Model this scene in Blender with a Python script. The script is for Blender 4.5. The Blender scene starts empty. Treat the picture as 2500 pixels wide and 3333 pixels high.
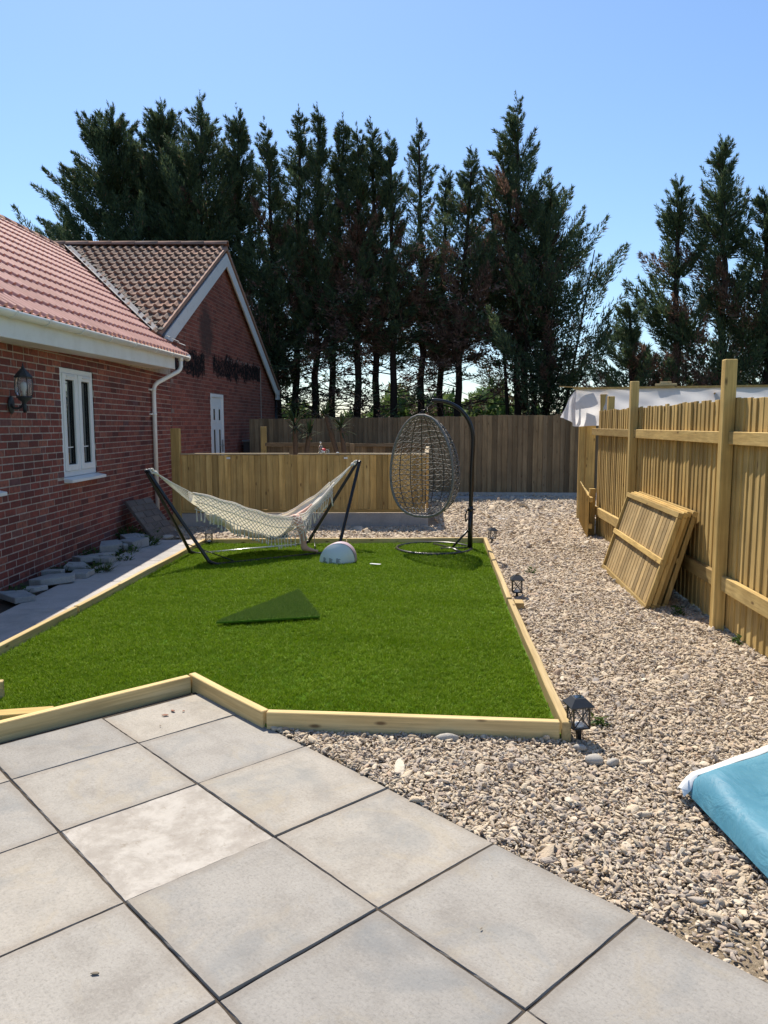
import bpy, bmesh, math, random
import numpy as np
from mathutils import Vector, Matrix, Euler

sc = bpy.context.scene
COL = sc.collection
rnd = random.Random(7)
R = math.radians

# ------------------------------------------------------------------ camera, sky, sun, exposure
cam_d = bpy.data.cameras.new('camera'); cam = bpy.data.objects.new('camera', cam_d); COL.objects.link(cam)
cam.location = (0, 0, 1.6); cam.rotation_euler = (R(90 - 6.5), 0, 0)
cam_d.sensor_fit = 'HORIZONTAL'; cam_d.sensor_width = 36; cam_d.lens = 2490 / 2500 * 36
cam_d.clip_start = 0.05; cam_d.clip_end = 6000
sc.camera = cam
SUN = Vector((-0.19, 0.66, 1.0)).normalized()
SUN_EL = math.asin(SUN.z); SUN_AZ = math.atan2(SUN.x, SUN.y)      # azimuth from +Y towards +X
world = bpy.data.worlds.new('World'); sc.world = world; world.use_nodes = True
wn = world.node_tree
for n in list(wn.nodes): wn.nodes.remove(n)
sky = wn.nodes.new('ShaderNodeTexSky'); sky.sky_type = 'NISHITA'; sky.sun_disc = False
sky.sun_elevation = SUN_EL; sky.sun_rotation = SUN_AZ
sky.air_density = 1.15; sky.dust_density = 0.4; sky.ozone_density = 7.0; sky.altitude = 20
bg = wn.nodes.new('ShaderNodeBackground'); bg.inputs['Strength'].default_value = 0.092
wo = wn.nodes.new('ShaderNodeOutputWorld')
wn.links.new(sky.outputs[0], bg.inputs[0]); wn.links.new(bg.outputs[0], wo.inputs[0])
sl = bpy.data.lights.new('sun', 'SUN'); sl.energy = 4.0; sl.angle = R(0.53); sl.color = (1.0, 0.91, 0.78)
so = bpy.data.objects.new('sun', sl); COL.objects.link(so)
so.rotation_euler = SUN.to_track_quat('Z', 'Y').to_euler(); so.location = (0, 0, 30)
sc.view_settings.view_transform = 'Standard'; sc.view_settings.look = 'None'
sc.view_settings.exposure = 0.85; sc.view_settings.gamma = 1; sc.view_settings.use_curve_mapping = False
sc.render.engine = 'CYCLES'
sc.cycles.max_bounces = 8; sc.cycles.diffuse_bounces = 4; sc.cycles.transparent_max_bounces = 8
sc.cycles.use_denoising = True

# ------------------------------------------------------------------ helpers
WM = {}
def wm(o): return WM.get(o.name, Matrix.Identity(4))
def tag(o, label=None, cat=None, group=None, kind=None):
    if label: o['label'] = label
    if cat: o['category'] = cat
    if group: o['group'] = group
    if kind: o['kind'] = kind
    return o
def thing(name, loc, label, cat, group=None):
    o = bpy.data.objects.new(name, None); COL.objects.link(o); o.location = loc
    o.empty_display_size = 0.1
    WM[o.name] = Matrix.Translation(Vector(loc))
    return tag(o, label, cat, group)
def link(name, me, parent=None, mat4=None):
    o = bpy.data.objects.new(name, me); COL.objects.link(o)
    m = mat4 if mat4 is not None else Matrix.Identity(4)
    o.matrix_basis = m
    if parent is not None:
        o.parent = parent; o.matrix_parent_inverse = wm(parent).inverted()
    WM[o.name] = m.copy()
    return o
def setmat(me, mats):
    if not isinstance(mats, (list, tuple)): mats = [mats]
    for m in mats: me.materials.append(m)

class MB:
    def __init__(s): s.v = []; s.f = []; s.mi = []; s.cur = 0; s.sm = []
    def add(s, vs, fs, smooth=False):
        b = len(s.v); s.v += [tuple(p) for p in vs]
        for f in fs: s.f.append(tuple(i + b for i in f)); s.mi.append(s.cur); s.sm.append(smooth)
        return s
    def box(s, x0, x1, y0, y1, z0, z1):
        return s.add([(x0,y0,z0),(x1,y0,z0),(x1,y1,z0),(x0,y1,z0),(x0,y0,z1),(x1,y0,z1),(x1,y1,z1),(x0,y1,z1)],
              [(0,3,2,1),(4,5,6,7),(0,1,5,4),(1,2,6,5),(2,3,7,6),(3,0,4,7)])
    def obox(s, o, a, b, c):
        """box from corner o with edge vectors a,b,c"""
        o, a, b, c = (Vector(q) for q in (o, a, b, c))
        fs = [(0,3,2,1),(4,5,6,7),(0,1,5,4),(1,2,6,5),(2,3,7,6),(3,0,4,7)]
        if a.cross(b).dot(c) < 0: fs = [f[::-1] for f in fs]
        return s.add([o,o+a,o+a+b,o+b,o+c,o+a+c,o+a+b+c,o+b+c], fs)
    def beam(s, p, q, w, h, up=(0,0,1)):
        p, q = Vector(p), Vector(q); d = (q - p).normalized(); up = Vector(up)
        sx = d.cross(up).normalized(); uz = sx.cross(d)
        return s.obox(p - sx*w/2 - uz*h/2, sx*w, q - p, uz*h)
    def tube(s, pts, r, n=8, cap=True, closed=False, smooth=True):
        pts = [Vector(p) for p in pts]; m = len(pts)
        rs = r if isinstance(r, (list, tuple)) else [r]*m
        prev = None; vs = []
        for i in range(m):
            if closed: d = pts[(i+1) % m] - pts[i-1]
            else: d = pts[min(i+1, m-1)] - pts[max(i-1, 0)]
            if d.length < 1e-9: d = Vector((0,0,1))
            d.normalize()
            if prev is None:
                a = Vector((0,0,1)) if abs(d.z) < .9 else Vector((1,0,0)); x = d.cross(a).normalized()
            else:
                x = prev - d*prev.dot(d)
                x = x.normalized() if x.length > 1e-6 else d.orthogonal().normalized()
            prev = x; y = d.cross(x)
            for k in range(n):
                t = 2*math.pi*k/n; vs.append(pts[i] + (x*math.cos(t) + y*math.sin(t))*rs[i])
        fs = []
        for i in range(m if closed else m-1):
            j = (i+1) % m
            for k in range(n):
                l = (k+1) % n; fs.append((i*n+k, i*n+l, j*n+l, j*n+k))
        if cap and not closed: fs.append(tuple(range(n))[::-1]); fs.append(tuple((m-1)*n+k for k in range(n)))
        return s.add(vs, fs, smooth)
    def lathe(s, prof, c=(0,0,0), n=20, smooth=True):
        vs = []; c = Vector(c)
        for r, z in prof:
            for k in range(n):
                t = 2*math.pi*k/n; vs.append(c + Vector((r*math.cos(t), r*math.sin(t), z)))
        fs = [(i*n+k, i*n+(k+1)%n, (i+1)*n+(k+1)%n, (i+1)*n+k) for i in range(len(prof)-1) for k in range(n)]
        fs.append(tuple(range(n))[::-1]); fs.append(tuple((len(prof)-1)*n+k for k in range(n)))
        return s.add(vs, fs, smooth)
    def prism(s, poly, z0, z1):
        n = len(poly); vs = [(x,y,z0) for x,y in poly] + [(x,y,z1) for x,y in poly]
        return s.add(vs, [tuple(range(n))[::-1], tuple(range(n,2*n))] + [(i,(i+1)%n,n+(i+1)%n,n+i) for i in range(n)])
    def mesh(s, name, mats, bevel=0, seg=1):
        me = bpy.data.meshes.new(name); me.from_pydata(s.v, [], s.f)
        me.polygons.foreach_set('material_index', s.mi); me.polygons.foreach_set('use_smooth', s.sm)
        setmat(me, mats)
        if bevel:
            bm = bmesh.new(); bm.from_mesh(me); bm.normal_update()
            es = [e for e in bm.edges if len(e.link_faces) == 2 and e.calc_face_angle(0) > .6]
            bmesh.ops.bevel(bm, geom=es, offset=bevel, segments=seg, affect='EDGES', profile=.5)
            bm.to_mesh(me); bm.free()
        me.update(); return me
    def obj(s, name, mats, parent=None, mat4=None, bevel=0, seg=1):
        return link(name, s.mesh(name, mats, bevel, seg), parent, mat4)
def np_mesh(name, v, f, mats, smooth=False):
    me = bpy.data.meshes.new(name); v = np.asarray(v, np.float32); f = np.asarray(f, np.int32)
    me.vertices.add(len(v)); me.vertices.foreach_set('co', v.ravel())
    k = f.shape[1]; me.loops.add(f.size); me.loops.foreach_set('vertex_index', f.ravel())
    me.polygons.add(len(f)); me.polygons.foreach_set('loop_start', np.arange(0, f.size, k, dtype=np.int32))
    if smooth: me.polygons.foreach_set('use_smooth', np.ones(len(f), bool))
    me.update(calc_edges=True); setmat(me, mats); return me
def rotm(loc, rx=0, ry=0, rz=0, scale=(1,1,1)):
    return Matrix.LocRotScale(Vector(loc), Euler((rx,ry,rz)), Vector(scale))
def frame(o, x, y, z):
    m = Matrix.Identity(4)
    for i, a in enumerate((x, y, z)):
        for k in range(3): m[k][i] = a[k]
    for k in range(3): m[k][3] = o[k]
    return m
def interp(x, tab):
    xs = [t[0] for t in tab]; ys = [t[1] for t in tab]; return float(np.interp(x, xs, ys))
def smooth_path(pts, n=6):
    pts = [Vector(p) for p in pts]; out = []
    for i in range(len(pts)-1):
        p0 = pts[max(i-1,0)]; p1 = pts[i]; p2 = pts[i+1]; p3 = pts[min(i+2,len(pts)-1)]
        for k in range(n):
            t = k/n; t2 = t*t; t3 = t2*t
            out.append(.5*((2*p1)+(p2-p0)*t+(2*p0-5*p1+4*p2-p3)*t2+(3*p1-p0-3*p2+p3)*t3))
    out.append(pts[-1]); return out

# ------------------------------------------------------------------ materials
class Mat:
    def __init__(s, name, rough=.8, spec=.3):
        s.m = bpy.data.materials.new(name); s.m.use_nodes = True; s.t = s.m.node_tree
        s.b = s.t.nodes['Principled BSDF']; s.b.inputs['Roughness'].default_value = rough
        s.b.inputs['Specular IOR Level'].default_value = spec
        s.out = s.t.nodes['Material Output']
    def n(s, typ, props=None, **ins):
        nd = s.t.nodes.new('ShaderNode' + typ)
        for k, v in (props or {}).items(): setattr(nd, k, v)
        for k, v in ins.items(): s.put(nd, k.replace('_', ' '), v)
        return nd
    def put(s, nd, key, v):
        sock = nd.inputs[int(key[1:])] if key[0] == 'i' and key[1:].isdigit() else nd.inputs[key]
        if hasattr(v, 'outputs'): v = v.outputs[0]
        if isinstance(v, bpy.types.NodeSocket): s.t.links.new(v, sock)
        else: sock.default_value = v
    def co(s): return s.n('TexCoord').outputs['Object']
    def pos(s): return s.n('NewGeometry').outputs['Position']
    def rand(s):
        a = s.n('ObjectInfo').outputs['Random']; b = s.n('NewGeometry').outputs['Random Per Island']
        return s.n('Math', {'operation':'FRACT'}, i0=s.n('Math', {'operation':'ADD'}, i0=a, i1=b))
    def m1(s, op, a, b=0.0, c=None):
        nd = s.n('Math', {'operation':op}, i0=a, i1=b)
        if c is not None: s.put(nd, 'i2', c)
        return nd
    def scale(s, v, sc_): return s.n('Mapping', i0=v, Scale=sc_)
    def noise(s, v, scale, detail=4, rough=.55, dist=0):
        return s.n('TexNoise', Vector=v, Scale=scale, Detail=detail, Roughness=rough, Distortion=dist)
    def ramp(s, f, stops, interp='LINEAR'):
        nd = s.n('ValToRGB', i0=f); cr = nd.color_ramp; cr.interpolation = interp
        while len(cr.elements) < len(stops): cr.elements.new(.5)
        for e, (p, c) in zip(cr.elements, stops):
            e.position = p; e.color = (*c, 1) if not isinstance(c, (int, float)) else (c, c, c, 1)
        return nd
    def mix(s, f, a, b, mode='MIX'):
        nd = s.t.nodes.new('ShaderNodeMix'); nd.data_type = 'RGBA'; nd.blend_type = mode
        for i, v in ((0, f), (6, a), (7, b)):
            if hasattr(v, 'outputs'): v = v.outputs[2] if v.bl_idname == 'ShaderNodeMix' else v.outputs[0]
            if isinstance(v, bpy.types.NodeSocket): s.t.links.new(v, nd.inputs[i])
            elif i == 0: nd.inputs[0].default_value = v
            else: nd.inputs[i].default_value = (*v, 1)
        return nd
    def col(s, c):
        if hasattr(c, 'outputs'): c = c.outputs[2] if c.bl_idname == 'ShaderNodeMix' else c.outputs[0]
        if isinstance(c, bpy.types.NodeSocket): s.t.links.new(c, s.b.inputs['Base Color'])
        else: s.b.inputs['Base Color'].default_value = (*c, 1)
        s.c = c; return s
    def bump(s, h, strength=.4, dist=.01):
        nd = s.n('Bump', Strength=strength, Distance=dist, Height=h); s.t.links.new(nd.outputs[0], s.b.inputs['Normal']); return s
    def translucent(s, fac, c=None):
        tr = s.n('BsdfTranslucent'); c = c if c is not None else s.c
        if isinstance(c, bpy.types.NodeSocket): s.t.links.new(c, tr.inputs[0])
        else: tr.inputs[0].default_value = (*c, 1)
        mx = s.n('MixShader', i0=fac); s.t.links.new(s.b.outputs[0], mx.inputs[1]); s.t.links.new(tr.outputs[0], mx.inputs[2])
        s.t.links.new(mx.outputs[0], s.out.inputs[0]); return s
def vadd(M, v, r, k=37.0):
    c = M.n('CombineXYZ', X=M.m1('MULTIPLY', r, k), Y=M.m1('MULTIPLY', r, k*1.7), Z=M.m1('MULTIPLY', r, k*.6))
    return M.n('VectorMath', {'operation':'ADD'}, i0=v, i1=c)
def plain(name, c, rough=.5, spec=.4, metal=0, var=.12, nscale=30):
    M = Mat(name, rough, spec); M.b.inputs['Metallic'].default_value = metal
    nz = M.noise(M.co(), nscale, 5)
    M.col(M.mix(M.m1('MULTIPLY', nz, var*2), c, tuple(x*(1-var*1.6) for x in c)))
    return M
def wood(name, cols, axis=2, rough=.75, knots=True, fine=60, weather=.35):
    M = Mat(name, rough, .25); r = M.rand(); v = vadd(M, M.co(), r)
    k = [fine]*3; k[axis] = fine*.035
    g = M.noise(M.scale(v, tuple(k)), 1, 6, .6, .4)
    k2 = [fine*.16]*3; k2[axis] = fine*.012
    g2 = M.noise(M.scale(v, tuple(k2)), 1, 3, .5, .8)
    base = M.ramp(g2, [(.25, cols[0]), (.5, cols[1]), (.75, cols[2])])
    c = M.mix(M.ramp(g, [(.35, .0), (.75, .75)]), base, tuple(x*.62 for x in cols[0]))
    tone = M.ramp(r, [(0, (.58,.57,.55)), (.25, (.82,.80,.75)), (.6, (1,1,1)), (1, (1.16,1.12,1.02))])
    c = M.mix(1.0, c, tone, 'MULTIPLY')
    st = M.noise(M.pos(), 3.1, 3, .6)
    c = M.mix(M.m1('MULTIPLY', M.ramp(st, [(.45, 0), (.72, 1)]), weather), c, tuple(x*.5 for x in cols[0]))
    if knots:
        k3 = [9.0]*3; k3[axis] = 3.2
        vo = M.n('TexVoronoi', Vector=M.scale(v, tuple(k3)), Scale=1.0, Randomness=1.0)
        kn = M.ramp(vo.outputs['Distance'], [(.05, 1.0), (.13, 0.0)])
        c = M.mix(M.m1('MULTIPLY', kn, .8), c, (.09, .045, .02))
    M.col(c); M.bump(g, .25, .004)
    return M.m
PINE = ((.46,.305,.11), (.59,.42,.16), (.69,.52,.225))
NEWPINE = ((.56,.40,.18), (.68,.52,.26), (.76,.61,.35))
OLDPINE = ((.19,.135,.08), (.27,.195,.115), (.36,.265,.16))
wood_z = wood('treated_pine_upright', PINE, 2); wood_y = wood('treated_pine_rail', PINE, 1); wood_x = wood('treated_pine_cross', PINE, 0)
new_x = wood('fresh_pine', NEWPINE, 0, weather=.15); DECKPINE = ((.50,.325,.12), (.66,.455,.175), (.77,.575,.25))
deck_z = wood('deck_board_pine', DECKPINE, 2); deck_x = wood('deck_rail_pine', DECKPINE, 0)
old_z = wood('aged_fence_wood', OLDPINE, 2); old_x = wood('aged_rail_wood', OLDPINE, 0)
capwood = wood('pale_cap_wood', ((.55,.44,.28), (.66,.55,.38), (.74,.64,.47)), 0, knots=False, weather=.1)

def brickmat(name, stops, tar=False, mott=(.10,.05,.045)):
    M = Mat(name, .85, .2); r = M.rand(); v = vadd(M, M.co(), r, 11)
    c = M.ramp(r, stops)
    nz = M.noise(v, 22, 5, .65); c = M.mix(M.ramp(nz, [(.4, 0), (.7, .75)]), c, mott)
    nf = M.noise(M.pos(), 90, 3, .7); c = M.mix(M.ramp(nf, [(.56, 0), (.78, .4)]), c, (.36,.26,.22))
    big = M.noise(M.pos(), .9, 4, .6); c = M.mix(M.ramp(big, [(.45, 0), (.75, .45)]), c, (.06,.03,.027))
    if tar: c = tarmix(M, c)
    M.col(c); M.bump(nz, .5, .006); return M.m
GA = (-3.77, 13.67); GT = R(5); GU = (math.sin(GT), math.cos(GT))
def tarmix(M, c):
    p = M.n('SeparateXYZ', i0=M.pos())
    s = M.m1('ADD', M.m1('MULTIPLY', M.m1('SUBTRACT', p.outputs[0], GA[0]), GU[0]), M.m1('MULTIPLY', M.m1('SUBTRACT', p.outputs[1], GA[1]), GU[1]))
    z = p.outputs[2]
    nz = M.noise(M.pos(), 3.4, 6, .72, 1.0)
    zz = M.m1('SUBTRACT', z, M.m1('MULTIPLY_ADD', s, .018, 2.77))
    lob = M.noise(M.pos(), 1.25, 2, .5); zz2 = M.m1('ADD', zz, M.m1('MULTIPLY', M.m1('SUBTRACT', lob, .5), .32))
    d = M.m1('ADD', M.m1('MULTIPLY', M.m1('ABSOLUTE', zz2), M.m1('MULTIPLY_ADD', M.noise(M.pos(), 2.3, 3, .6), 4.5, 2.0)), M.m1('MULTIPLY', M.m1('SUBTRACT', nz, .5), 2.8))
    gap = M.m1('MULTIPLY', M.m1('LESS_THAN', M.m1('ABSOLUTE', M.m1('SUBTRACT', s, 2.2)), .26), 3.0)
    endr = M.m1('MULTIPLY', M.m1('GREATER_THAN', s, 6.45), 5.0)
    d = M.m1('ADD', d, M.m1('ADD', gap, endr))
    c = M.mix(M.m1('MULTIPLY', M.ramp(d, [(.66, 1.0), (.92, 0.0)]), M.ramp(M.noise(M.pos(), 11, 5, .75), [(.36, .35), (.5, 1.0)])), c, (.006,.006,.008))
    # pale plaster smear along the top of the tar line
    e = M.m1('ABSOLUTE', M.m1('SUBTRACT', zz, .2)); n2 = M.noise(M.pos(), 9, 5, .75)
    e = M.m1('ADD', M.m1('MULTIPLY', e, 14), M.m1('MULTIPLY', M.m1('SUBTRACT', .62, n2), 7)); e = M.m1('ADD', e, M.m1('ADD', endr, M.m1('MULTIPLY', M.m1('LESS_THAN', s, 3.4), 4)))
    c = M.mix(M.ramp(e, [(.3, .7), (.8, 0.0)]), c, (.42,.39,.37))
    # darker smoke-stained patch right of the old roof line
    q = M.m1('ADD', M.m1('POWER', M.m1('MULTIPLY', M.m1('SUBTRACT', s, 2.1), 1.9), 2.0), M.m1('POWER', M.m1('MULTIPLY', M.m1('SUBTRACT', z, 3.45), 1.5), 2.0))
    q = M.m1('ADD', q, M.m1('MULTIPLY', M.m1('SUBTRACT', nz, .5), 1.6))
    return M.mix(M.ramp(q, [(.25, .75), (1.0, 0.0)]), c, (.055,.045,.043))
brick_red = brickmat('red_brick', [(0,(.12,.036,.033)), (.25,(.23,.060,.047)), (.6,(.30,.082,.06)), (.88,(.37,.13,.088)), (1,(.16,.075,.08))])
brick_old = brickmat('weathered_red_brick', [(0,(.20,.06,.045)), (.4,(.31,.09,.064)), (.8,(.37,.12,.082)), (1,(.26,.10,.078))], tar=True)
def mortar(name, c, tar=False):
    M = Mat(name, .95, .1); nz = M.noise(M.pos(), 14, 6, .7)
    cc = M.mix(M.ramp(nz, [(.35, 0), (.7, 1)]), c, tuple(x*.55 for x in c))
    if tar: cc = tarmix(M, cc)
    M.col(cc); M.bump(M.noise(M.pos(), 220, 3), .5, .003); return M.m
mortar_new = mortar('mortar', (.50,.42,.36)); mortar_old = mortar('old_mortar', (.36,.25,.21), True)

def tilemat(name, stops, rough, spec, spots):
    M = Mat(name, rough, spec); r = M.rand(); v = vadd(M, M.co(), r, 5)
    c = M.ramp(r, stops)
    nz = M.noise(v, 9, 5, .65); c = M.mix(M.ramp(nz, [(.45, 0), (.8, spots)]), c, (.10,.075,.062))
    M.col(c); M.bump(M.noise(v, 120, 3), .2, .002); return M.m
tile_new = tilemat('red_roof_tile', [(0,(.46,.225,.18)), (.5,(.52,.265,.215)), (1,(.57,.30,.25))], .68, .25, .15)
tile_old = tilemat('weathered_roof_tile', [(0,(.16,.12,.10)), (.35,(.25,.165,.125)), (.6,(.20,.15,.125)), (.88,(.31,.185,.135)), (1,(.34,.24,.19))], .9, .15, .75)
ridge_m = tilemat('ridge_tile', [(0,(.34,.18,.14)), (1,(.38,.24,.18))], .8, .2, .6)
M = Mat('white_upvc', .32, .5); nz = M.noise(M.pos(), 4, 6, .7)
M.col(M.mix(M.ramp(nz, [(.5, 0), (.85, .3)]), (.80,.80,.79), (.55,.53,.5))); upvc = M.m
M = Mat('painted_bargeboard', .5, .4); nz = M.noise(M.pos(), 7, 6, .75)
M.col(M.mix(M.ramp(nz, [(.52, 0), (.75, .5)]), (.72,.72,.73), (.42,.41,.42))); barge_m = M.m
M = Mat('cream_gutter', .35, .5); nz = M.noise(M.pos(), 3, 6, .7)
M.col(M.mix(M.ramp(nz, [(.45, 0), (.8, .45)]), (.84,.83,.79), (.58,.54,.46))); gutter_m = M.m
M = Mat('window_glass', .02, .9); M.col((.012,.015,.017)); M.b.inputs['Coat Weight'].default_value = .6; M.b.inputs['Coat Roughness'].default_value = .02; glass_dark = M.m
seal_m = plain('black_seal', (.012,.012,.012), .6).m
lead_m = plain('lead_flashing', (.16,.165,.18), .6, .4, .1).m
flash_dark = plain('roofing_felt', (.018,.018,.02), .8).m
curtain_m = plain('net_curtain', (.55,.54,.5), .9).m
black_metal = plain('black_powder_coat', (.010,.010,.011), .32, .5, 0, .2).m
grey_metal = plain('galvanised_tube', (.42,.44,.46), .3, .5, .85).m
lampgrey = plain('weathered_lantern_metal', (.075,.085,.095), .55, .4, .3, .5, 40).m
M = Mat('lamp_glass', .05, .5); M.col((.75,.72,.7)); M.b.inputs['Transmission Weight'].default_value = .75; M.b.inputs['Roughness'].default_value = .18; M.b.inputs['Alpha'].default_value = .55; lamp_glass = M.m
white_p = plain('white_plastic', (.78,.80,.80), .35, .5).m
pvc_cap = plain('dark_stopper', (.03,.03,.03), .5).m

def conc(name, c, c2, stain, border=0.0):
    M = Mat(name, .9, .2); r = M.rand(); co = M.co(); v = vadd(M, co, r, 23)
    nz = M.noise(v, 4.5, 8, .68); c0 = M.ramp(nz, [(.28, c2), (.5, c), (.78, tuple(min(1, x*1.15) for x in c))])
    sp = M.noise(v, 85, 4, .8); c0 = M.mix(M.ramp(sp, [(.32, .42), (.5, 0)]), c0, tuple(x*.55 for x in c2))
    c0 = M.mix(M.ramp(sp, [(.56, 0), (.74, .5)]), c0, tuple(min(1, x*1.35) for x in c))
    st = M.noise(v, 2.0, 5, .6, .5); f = M.m1('MULTIPLY', M.ramp(st, [(.52, 0), (.66, 1)]), stain)
    c0 = M.mix(f, c0, (.20,.215,.22))
    s2 = M.noise(v, 2.7, 6, .7, 1.0); c0 = M.mix(M.m1('MULTIPLY', M.ramp(s2, [(.55, 0), (.64, 1)]), stain*.5), c0, (.40,.34,.24))
    wv = M.noise(M.scale(v, (1, 60, 1)), 2.2, 3); c0 = M.mix(M.m1('MULTIPLY', wv, .2), c0, tuple(x*.6 for x in c2))
    pit = M.n('TexVoronoi', Vector=v, Scale=17.0); c0 = M.mix(M.m1('MULTIPLY', M.ramp(pit.outputs['Distance'], [(.05, 1), (.11, 0)]), M.ramp(nz, [(.5, 0), (.62, .45)])), c0, (.2,.18,.15))
    if border:
        q = M.n('SeparateXYZ', i0=co); e = M.m1('MAXIMUM', M.m1('ABSOLUTE', q.outputs[0]), M.m1('ABSOLUTE', q.outputs[1]))
        e = M.m1('ADD', e, M.m1('MULTIPLY', M.m1('SUBTRACT', M.noise(v, 11, 5, .7), .5), .05))
        c0 = M.mix(M.m1('MULTIPLY', M.ramp(e, [(.255, 0), (.285, 1)]), border), c0, (.25,.215,.175))
    tone = M.ramp(r, [(0, (.84,.85,.87)), (.5, (1,1,1)), (1, (1.10,1.07,1.02))]); c0 = M.mix(1.0, c0, tone, 'MULTIPLY')
    M.col(c0); M.bump(M.m1('ADD', sp, M.m1('MULTIPLY', nz, 1.5)), .5, .005); return M.m
slab_m = conc('paving_slab', (.355,.335,.30), (.275,.255,.225), .55, .42)
path_m = conc('path_concrete', (.46,.44,.42), (.38,.36,.34), .3)
M = Mat('limewashed_slab', .9, .2); v = M.co(); nz = M.noise(v, 5.5, 10, .74, .15)
c0 = M.ramp(nz, [(.32, (.29,.26,.225)), (.46, (.35,.32,.28)), (.56, (.43,.40,.355)), (.8, (.51,.48,.43))])
cr_ = M.noise(v, 13, 8, .8, .3); c0 = M.mix(M.ramp(cr_, [(.36, .7), (.43, 0)]), c0, (.25,.215,.17))
M.col(c0); M.bump(nz, .6, .012); slab_lime = M.m
joint_m = plain('joint_soil', (.085,.07,.055), .95, .1, 0, .4, 60).m
M = Mat('gravel_ground', .95, .1); nz = M.noise(M.pos(), 55, 5, .8)
M.col(M.ramp(nz, [(.3, (.17,.135,.09)), (.5, (.34,.27,.185)), (.65, (.48,.40,.29)), (.8, (.58,.50,.39))])); M.bump(nz, 1, .02); gravel_base_m = M.m
M = Mat('pebble', .8, .25); r = M.rand(); v = M.co()
c0 = M.ramp(r, [(0,(.57,.465,.325)), (.18,(.66,.555,.40)), (.34,(.47,.365,.245)), (.46,(.73,.645,.50)), (.58,(.56,.43,.28)), (.7,(.40,.35,.295)), (.8,(.60,.49,.375)), (.9,(.25,.235,.22)), (1,(.53,.375,.245))])
c0 = M.mix(M.m1('MULTIPLY', M.noise(v, 3, 4, .7), .45), c0, (.34,.28,.23)); M.col(c0); M.bump(M.noise(v, 6, 4), .3, .05); pebble_m = M.m
M = Mat('large_stone', .85, .2); nz = M.noise(M.co(), 14, 6, .7); M.col(M.ramp(nz, [(.3,(.3,.28,.25)), (.6,(.5,.47,.42)), (.8,(.58,.55,.5))])); M.bump(nz, .6, .01); stone_m = M.m
M = Mat('field', .95, .1); nz = M.noise(M.pos(), .4, 6, .7); M.col(M.ramp(nz, [(.3,(.05,.075,.022)), (.7,(.10,.12,.045))])); field_m = M.m
M = Mat('turf_backing', .95, .1); nz = M.noise(M.pos(), 40, 5, .7); M.col(M.ramp(nz, [(.3,(.05,.12,.008)), (.7,(.08,.18,.014))])); turf_base_m = M.m
def bladem(name, stops):
    M = Mat(name, .6, .15); r = M.rand(); big = M.noise(M.pos(), 1.7, 4, .6)
    c0 = M.ramp(r, stops); c0 = M.mix(M.ramp(big, [(.38, 0), (.66, .4)]), c0, stops[0][1]); M.col(c0); M.translucent(.25); return M.m
turf_m = bladem('turf_blade', [(0,(.115,.205,.006)), (.5,(.175,.29,.008)), (.85,(.235,.355,.013)), (1,(.32,.38,.06))])
turf_dark = bladem('turf_offcut_blade', [(0,(.115,.20,.03)), (.6,(.155,.25,.042)), (1,(.21,.28,.07))])
def leafm(name, g, tr=.2, rough=.6):
    M = Mat(name, rough, .25); r = M.rand(); at = M.n('Attribute', {'attribute_name':'tint'}).outputs['Fac']
    gc = M.ramp(r, g); bc = M.ramp(r, [(0,(.10,.058,.045)), (.5,(.18,.105,.078)), (1,(.27,.175,.13))])
    M.col(M.mix(at, gc, bc)); M.translucent(tr); return M.m
conifer_m = leafm('conifer_foliage', [(0,(.048,.080,.050)), (.45,(.074,.114,.06)), (.8,(.10,.142,.065)), (1,(.15,.175,.072))], .32)
bush_m = leafm('hedge_foliage', [(0,(.07,.12,.03)), (.6,(.11,.17,.045)), (1,(.16,.21,.07))], .35)
weed_m = leafm('weed_leaf', [(0,(.03,.07,.015)), (.6,(.05,.105,.022)), (1,(.10,.15,.04))], .3)
yucca_m = leafm('yucca_leaf', [(0,(.018,.038,.017)), (.6,(.028,.052,.021)), (1,(.055,.075,.032))], .12, .85)
bark_m = plain('dark_bark', (.05,.036,.028), .95, .1, 0, .4, 12).m
yuccabark = plain('yucca_bark', (.16,.12,.09), .95, .1, 0, .4, 40).m

# ================================================================== GROUND
G0 = MB().add([(-900,-300,-.09),(900,-300,-.09),(900,2500,-.09),(-900,2500,-.09)], [(0,1,2,3)])
tag(G0.obj('ground', field_m), kind='structure')
# gravel bed: a gently uneven sheet
def uneven(x, y): return .012*math.sin(x*1.7+y*.9)+.009*math.sin(y*2.3-x*1.1)+.006*math.sin(5*x+3.1*y)
PO = Vector((-1.65657, 4.16688)); PT = -.82826; PS = .60531
PU = Vector((math.cos(PT), math.sin(PT))); PV = Vector((-math.sin(PT), math.cos(PT)))
def pat(u, v): return PO + PU*(u*PS) + PV*(v*PS)
nx, ny = 90, 190; X0, X1, Y0, Y1 = -3.7, 5.2, -.4, 18.6
gz = lambda x, y: -.022 + uneven(x, y)
vv = [(X0+(X1-X0)*i/nx, Y0+(Y1-Y0)*j/ny) for j in range(ny+1) for i in range(nx+1)]
PATIO0 = [tuple(pat(.1, .93)), tuple(pat(9, .93)), tuple(pat(9, -7)), tuple(pat(.1, -7))]; LAWN0 = [(-2.70,3.0), (-2.57,5.06), (-2.33,9.91), (1.29,10.03), (1.03,6.45), (.87,3.78), (-.60,3.91), (-1.15,4.50), (-2.60,3.2)]; PATH0 = [(-3.75,3.6), (-2.75,3.6), (-2.45,9.9), (-2.65,10.4), (-3.75,10.8)]
def inside(poly, x, y):
    c = False; n = len(poly); j = n-1
    for i in range(n):
        xi, yi = poly[i]; xj, yj = poly[j]
        if (yi > y) != (yj > y) and x < (xj-xi)*(y-yi)/(yj-yi)+xi: c = not c
        j = i
    return c
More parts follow.
